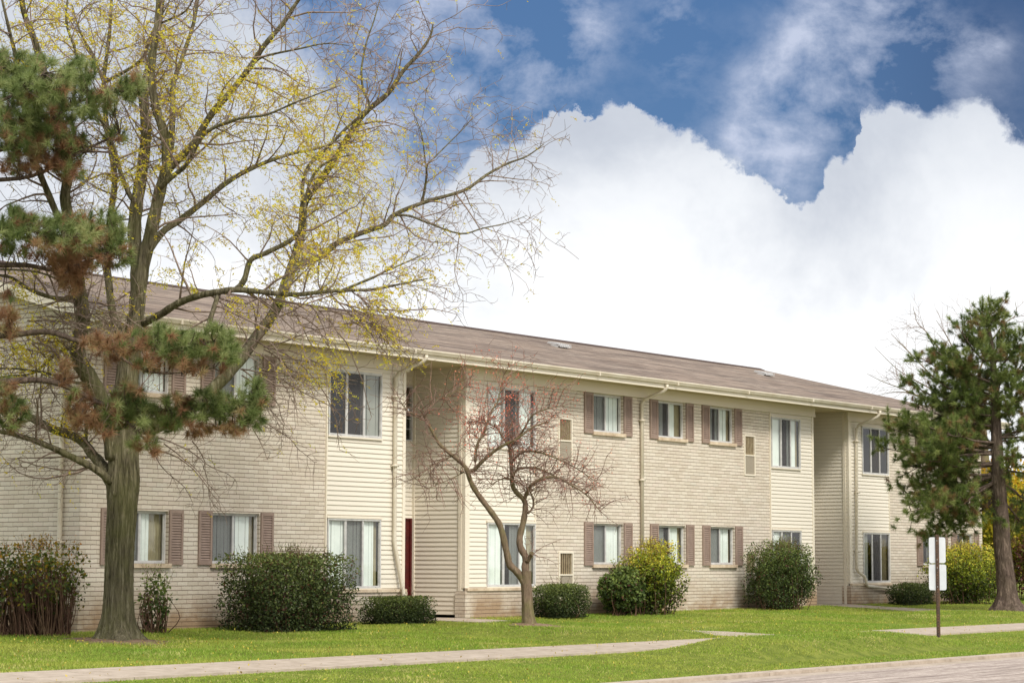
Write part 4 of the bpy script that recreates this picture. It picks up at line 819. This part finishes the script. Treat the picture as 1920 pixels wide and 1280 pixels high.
def shrub(name, label, c, h, z0, z1, n, size, mat, power=2.4, stems=30, clear=.0, grad=.35, shell=.45, lump=.12, group=None, spiky=0, cat='shrub', seedrot=0., inner=True, lean=(0, 0)):
    bu, bw = c; b0 = gz(bu, bw); org = B(bu, bw, b0); root = empty(name, tuple(org)); tag(root, label, cat, group)
    H = z1-b0; lo = clear
    d = unit(rng.normal(size=(n, 3))); ex = 2./power
    m = (np.abs(d[:, 0])**power+np.abs(d[:, 1])**power+np.abs(d[:, 2])**power)**(1/power); s = d/m[:, None]
    ph = rng.uniform(0, 6, 6); lm = 1+lump*(np.sin(s[:, 0]*4+ph[0])*np.sin(s[:, 2]*4.5+ph[1])+np.sin(s[:, 1]*6+ph[2]+s[:, 0]*3)+.6*np.sin(s[:, 0]*11+ph[3])*np.sin(s[:, 2]*12+ph[4]))/1.6
    rr = 1-np.abs(rng.normal(size=n))*shell*.6; ins = rng.uniform(size=n) < .35; rr[ins] = rng.uniform(.35, .95, ins.sum()); rr = np.clip(rr, .05, 1)
    s = s*(lm*rr)[:, None]; u = s[:, 0]*h[0]; w = s[:, 1]*h[1]; zc = (lo+H)/2; z = zc+s[:, 2]*(H-lo)/2
    low = np.clip(1-(z-lo)/(H*.35), 0, 1); tp = .05 if power > 3.5 else .18; u *= 1-low*tp; w *= 1-low*tp; u += lean[0]*z; w += lean[1]*z
    z = np.maximum(z, .03)
    X = u*D[0]+w*N[0]; Y = u*D[1]+w*N[1]; C = np.stack([X, Y, z], 1)
    # real gaps in the surface
    g = np.sin(X*9+ph[0])*np.sin(Y*8+ph[1])*np.sin(z*10+ph[2]); keep = rng.uniform(size=n) < np.clip(.95+g*.9, .15, 1); C = C[keep]
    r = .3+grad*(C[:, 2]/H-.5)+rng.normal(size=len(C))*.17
    mats = mat if isinstance(mat, list) else [(mat, 1.)]
    sel = rng.uniform(size=len(C)); acc = 0; zz = C[:, 2]/H
    for mname, frac in mats:
        k = (sel >= acc) & (sel < acc+frac); acc += frac
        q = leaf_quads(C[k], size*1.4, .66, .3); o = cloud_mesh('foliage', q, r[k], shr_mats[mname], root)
    st = MB()
    for i in range(stems):
        a = rng.uniform(0, 2*pi); f = rng.uniform(.1, .95); tip = np.array([cos(a)*h[0]*f, sin(a)*h[1]*f, H*rng.uniform(.6, .9)*(1-.25*f*f)]); b = np.array([cos(a+.2)*h[0]*f*.8, sin(a+.2)*h[1]*f*.8, -.03])
        pb = np.array([b[0]*D[0]+b[1]*N[0], b[0]*D[1]+b[1]*N[1], b[2]]); pt = np.array([tip[0]*D[0]+tip[1]*N[0], tip[0]*D[1]+tip[1]*N[1], tip[2]]); mid = (pb+pt)/2+np.append((pt-pb)[:2]*-.15, 0)+rng.normal(size=3)*.07
        st.tube(smooth_poly([pb, mid, pt], 3), list(np.linspace(.011, .003, 7)), 4, cap=False)
    # stray shoots that break the outline
    SH = []; SR = []
    for i in range(int(spiky*40)):
        a = rng.uniform(0, 2*pi); f = rng.uniform(.0, .95); e = sqrt(max(0, 1-f**power))**(2/power) if f < 1 else 0; p0 = np.array([(cos(a)*h[0]*f), (sin(a)*h[1]*f), zc+e*(H-lo)/2*.9]); L = rng.uniform(.08, .3)
        pw = np.array([p0[0]*D[0]+p0[1]*N[0], p0[0]*D[1]+p0[1]*N[1], p0[2]]); d_ = unit(np.array([rng.normal()*.35+cos(a)*f*.5, rng.normal()*.3, 1.])); st.tube([pw, pw+d_*L*.6, pw+d_*L], [.004, .003, .002], 3, cap=False)
        for k in range(7): SH.append(pw+d_*L*(k/6.)+rng.normal(size=3)*.018); SR.append(.65+rng.normal()*.15)
    if SH: cloud_mesh('foliage', leaf_quads(np.array(SH), size*.9, .5), np.array(SR), shr_mats[mats[0][0]], root)
    st.build('stems', M['twig3'], root); return root
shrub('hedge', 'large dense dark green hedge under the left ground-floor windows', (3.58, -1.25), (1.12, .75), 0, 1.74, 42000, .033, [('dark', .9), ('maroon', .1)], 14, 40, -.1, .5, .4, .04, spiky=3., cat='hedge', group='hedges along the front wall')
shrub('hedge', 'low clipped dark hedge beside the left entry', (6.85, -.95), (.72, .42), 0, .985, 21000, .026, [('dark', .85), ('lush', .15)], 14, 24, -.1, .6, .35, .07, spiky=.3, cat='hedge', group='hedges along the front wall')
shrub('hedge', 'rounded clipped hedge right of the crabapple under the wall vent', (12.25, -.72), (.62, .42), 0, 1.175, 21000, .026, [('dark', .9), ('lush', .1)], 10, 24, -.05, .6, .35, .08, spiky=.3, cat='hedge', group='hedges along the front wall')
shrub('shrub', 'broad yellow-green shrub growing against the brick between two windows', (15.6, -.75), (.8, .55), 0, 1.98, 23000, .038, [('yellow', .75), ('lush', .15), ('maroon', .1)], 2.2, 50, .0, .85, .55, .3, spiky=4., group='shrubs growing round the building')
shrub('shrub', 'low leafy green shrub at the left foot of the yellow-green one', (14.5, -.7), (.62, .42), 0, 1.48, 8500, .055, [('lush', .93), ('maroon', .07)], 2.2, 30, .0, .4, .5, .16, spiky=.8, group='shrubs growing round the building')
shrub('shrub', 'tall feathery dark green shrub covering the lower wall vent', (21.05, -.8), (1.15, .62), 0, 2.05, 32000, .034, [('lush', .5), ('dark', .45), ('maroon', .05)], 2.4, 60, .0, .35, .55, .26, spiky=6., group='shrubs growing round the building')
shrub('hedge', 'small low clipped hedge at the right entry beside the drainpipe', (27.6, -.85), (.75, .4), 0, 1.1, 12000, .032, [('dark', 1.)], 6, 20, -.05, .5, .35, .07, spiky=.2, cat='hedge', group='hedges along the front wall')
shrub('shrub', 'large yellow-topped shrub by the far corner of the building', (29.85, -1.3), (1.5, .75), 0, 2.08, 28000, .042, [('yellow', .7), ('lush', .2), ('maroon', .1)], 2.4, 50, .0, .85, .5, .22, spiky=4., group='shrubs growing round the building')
shrub('shrub', 'thin half-bare shrub between the big trunk and the hedge', (1.0, -.7), (.3, .28), 0, 1.38, 620, .05, [('lush', 1.)], 2.2, 46, .0, .3, .6, .2, spiky=.6, group='shrubs growing round the building')
shrub('shrub', 'twiggy autumn shrub with sparse yellow leaves at the left corner of the building', (-1.1, -.35), (.85, .5), 0, 1.85, 3000, .048, [('autumn', .6), ('lush', .4)], 2.4, 330, .25, .35, .5, .2, spiky=1.6, group='shrubs growing round the building')
shrub('shrub', 'dark leafy shrub at the extreme left edge against the end wall', (-2.0, .1), (.65, .6), 0, 1.9, 2600, .055, [('lush', .6), ('autumn', .4)], 2.3, 110, .1, .3, .5, .2, spiky=.6, group='shrubs growing round the building')
shrub('shrub', 'tall golden shrub beyond the far end of the building', (36.8, 1.0), (2.0, 1.2), 0, 4.1, 15000, .09, [('gold', .75), ('yellow', .25)], 2.4, 40, .6, .6, .5, .16, spiky=1., group='shrubs growing round the building')
shrub('shrub', 'low maroon-leaved shrub row in front of the golden shrubs', (36.5, -1.0), (2.2, .8), 0, 2.5, 10000, .07, [('maroon', .7), ('autumn', .3)], 2.6, 60, .0, .3, .5, .16, spiky=1., group='shrubs growing round the building')
shrub('shrub', 'tall orange and gold shrub at the extreme right edge behind the pine', (40.5, 2.2), (2.6, 1.5), 0, 4.7, 15000, .1, [('gold', .6), ('autumn', .4)], 2.4, 40, .4, .7, .5, .16, spiky=1., group='shrubs growing round the building')
shrub('shrub', 'wide dark green shrub low behind the pine trunk', (40.0, -.6), (2.4, .9), 0, 2.6, 12000, .08, [('lush', .5), ('maroon', .5)], 2.6, 50, .0, .3, .5, .16, spiky=1., group='shrubs growing round the building')

# ------------------------------------------------------------------ sky and sun
SUN_EL = radians(48); SUN_AZ = radians(150)      # azimuth clockwise from +Y: behind and to the right of the camera
W = bpy.data.worlds.new('World'); S.world = W; W.use_nodes = True; wt = W.node_tree; wt.nodes.clear()
class WN(NT):
    def __init__(s): s.t = wt; s.n = wt.nodes
w = WN(); out = w.node('ShaderNodeOutputWorld'); bg = w.node('ShaderNodeBackground'); w.L(bg.outputs[0], out.inputs[0])
sky = w.node('ShaderNodeTexSky', sky_type='NISHITA', sun_disc=False, sun_elevation=SUN_EL, sun_rotation=SUN_AZ); sky.air_density = 1.2; sky.ozone_density = 3
g = w.node('ShaderNodeTexCoord').outputs['Generated']; X, Y, Z = w.xyz(g)
yc = w.math('MAXIMUM', Y, .05); ax = w.math('DIVIDE', X, yc); el = w.math('DIVIDE', Z, yc)
v2 = w.comb(ax, el, 0.)
def A_E(x, y): r = ray(x, y); return r[0]/r[1], r[2]/r[1]
top = [(-300, -200), (300, -120), (470, -20), (560, 60), (640, 190), (700, 245), (760, 300), (815, 350), (850, 330), (888, 287), (945, 275), (987, 260), (1020, 221), (1064, 218), (1108, 228), (1136, 200), (1169, 186), (1202, 210), (1246, 243), (1313, 268), (1373, 298), (1401, 337), (1445, 357), (1478, 398), (1523, 375), (1545, 331), (1567, 298), (1598, 290), (1607, 222), (1644, 208), (1705, 200), (1754, 212), (1821, 190), (1854, 200), (1904, 245), (1960, 290), (2300, 330)]
fc = w.node('ShaderNodeFloatCurve'); cm = fc.mapping.curves[0]
A0, A1_, E0, E1 = -.35, .35, 0., .4
pts = [((A_E(*p)[0]-A0)/(A1_-A0), (A_E(*p)[1]-E0)/(E1-E0)) for p in top]; pts[0] = (0., pts[0][1]); pts[-1] = (1., pts[-1][1])
cm.points[0].location = pts[0]; cm.points[1].location = pts[-1]
for p in pts[1:-1]: cm.points.new(*p)
for p in cm.points: p.handle_type = 'AUTO'
fc.mapping.update()
nz = w.noise(w.comb(ax, el, 3.1), 34, 9, .66, .1); nf = w.noise(w.comb(ax, el, 9.1), 90, 6, .65, 0); nb = w.noise(w.comb(ax, el, 1.7), 8, 6, .6, .2)
axn = w.math('ADD', ax, w.math('MULTIPLY', w.math('SUBTRACT', nz, .5), .03))
w.L(w.math('DIVIDE', w.math('SUBTRACT', axn, A0), A1_-A0, clamp=True), fc.inputs['Value'])
bound = w.math('ADD', w.math('MULTIPLY', fc.outputs[0], E1-E0), E0)
dist = w.math('SUBTRACT', bound, w.math('ADD', el, w.math('ADD', w.math('MULTIPLY', w.math('SUBTRACT', nz, .5), .03), w.math('MULTIPLY', w.math('SUBTRACT', nf, .5), .016))))
# soft on the left, crisp on the right
left = w.math('DIVIDE', w.math('SUBTRACT', -.02, ax), .04, clamp=True)
wid = w.math('ADD', w.math('ADD', .0012, w.math('MULTIPLY', w.math('SUBTRACT', nb, .40, clamp=True), .035)), w.math('MULTIPLY', left, .03))
cum = w.math('DIVIDE', w.math('ADD', dist, w.math('MULTIPLY', wid, .5)), wid, clamp=True)
def blob(px, py, sx, sy, rot=0.):
    a, e = A_E(px, py); da = w.math('SUBTRACT', ax, a); de = w.math('SUBTRACT', el, e); c, s = cos(rot), sin(rot)
    p = w.math('ADD', w.math('MULTIPLY', da, c/sx), w.math('MULTIPLY', de, s/sx)); q = w.math('SUBTRACT', w.math('MULTIPLY', de, c/sy), w.math('MULTIPLY', da, s/sy))
    return w.math('POWER', 2.718, w.math('MULTIPLY', w.math('ADD', w.math('MULTIPLY', p, p), w.math('MULTIPLY', q, q)), -1.))
bl = None
for b in ((880, 190, .045, .03, .5), (830, 60, .02, .03, 0), (960, 120, .025, .03, .8), (560, 80, .045, .05, 0), (760, 250, .03, .02, 0), (1520, 170, .030, .05, -.75), (1600, 90, .03, .03, 0), (1690, 140, .035, .03, 0), (1430, 290, .02, .03, 0), (1265, 40, .012, .03, 0), (1850, 80, .012, .008, 0), (1100, 40, .02, .02, 0)):
    x = blob(*b); bl = x if bl is None else w.math('ADD', bl, x)
wn = w.noise(w.comb(ax, w.math('MULTIPLY', el, 1.2), 5.5), 17, 10, .62, .15)
wis = w.math('MULTIPLY', w.math('MULTIPLY', w.math('MULTIPLY', bl, 1.0, clamp=True), w.math('MULTIPLY', w.math('SUBTRACT', wn, .40), 4.5, clamp=True)), .85)
wis = w.math('ADD', wis, w.math('MULTIPLY', w.math('SUBTRACT', wn, .52, clamp=True), .45), clamp=True)
high = w.math('DIVIDE', w.math('SUBTRACT', el, .3), .15, clamp=True)      # overhead and behind: broken bright cloud
oc = w.math('MULTIPLY', high, w.math('MULTIPLY', w.math('SUBTRACT', w.noise(g, 2.2, 6, .6), .40), 5., clamp=True))
back = w.math('MULTIPLY', w.math('LESS_THAN', Y, .3), .88)
mask = w.math('MAXIMUM', w.math('MAXIMUM', cum, wis), w.math('MAXIMUM', oc, back))
blue = w.mix(1., sky.outputs[0], (.80, .95, 1.15, 1), 'MULTIPLY')
blue = w.mix(.75, blue, (.26, .68, 1.65, 1))
dk = w.math('DIVIDE', w.math('SUBTRACT', ax, .12), .10, clamp=True); blue = w.mix(w.math('MULTIPLY', dk, .5), blue, (.24, .4, .95, 1))
wh = w.math('DIVIDE', w.math('ADD', w.math('SUBTRACT', .192, el), w.math('MULTIPLY', w.math('SUBTRACT', nb, .5), .13)), .08, clamp=True)
ccol = w.mix(wh, (4.7, 5.0, 5.5, 1), (7.6, 7.7, 7.8, 1)); ccol = w.mix(w.math('MULTIPLY', w.ramp(nb, [(.4, (1, 1, 1)), (.62, (0, 0, 0))]), w.math('MULTIPLY', w.math('SUBTRACT', 1., wh), .75)), ccol, (3.7, 4.0, 4.6, 1))
ccol = w.mix(w.math('SUBTRACT', 1., cum), ccol, (4.2, 4.6, 5.7, 1)); ccol = w.mix(back, ccol, (10.5, 10.6, 10.8, 1))
w.L(w.mix(mask, blue, ccol), bg.inputs[0]); bg.inputs[1].default_value = .1
sl = bpy.data.lights.new('sun', 'SUN'); sl.energy = 2.4; sl.angle = radians(14); sl.color = (1, .96, .9)
so = bpy.data.objects.new('sun', sl); COL.objects.link(so)
sd_ = mathutils.Vector((sin(SUN_AZ)*cos(SUN_EL), cos(SUN_AZ)*cos(SUN_EL), sin(SUN_EL))); so.rotation_euler = (-sd_).to_track_quat('-Z', 'Y').to_euler()

# ------------------------------------------------------------------ camera
cam = bpy.data.cameras.new('camera'); co = bpy.data.objects.new('camera', cam); COL.objects.link(co); S.camera = co
cam.sensor_width = 36; cam.lens = FPX/1920*36; cam.clip_end = 2000; cam.clip_start = .5
m3 = mathutils.Matrix([[Rv[i], Uv[i], -Fv[i]] for i in range(3)]); co.matrix_world = mathutils.Matrix.Translation((0, 0, EYE)) @ m3.to_4x4()
S.view_settings.view_transform = 'Standard'; S.view_settings.look = 'None'; S.view_settings.gamma = 1; S.view_settings.exposure = 0.55
S.cycles.max_bounces = 7; S.cycles.transparent_max_bounces = 10
S.cycles.use_adaptive_sampling = True
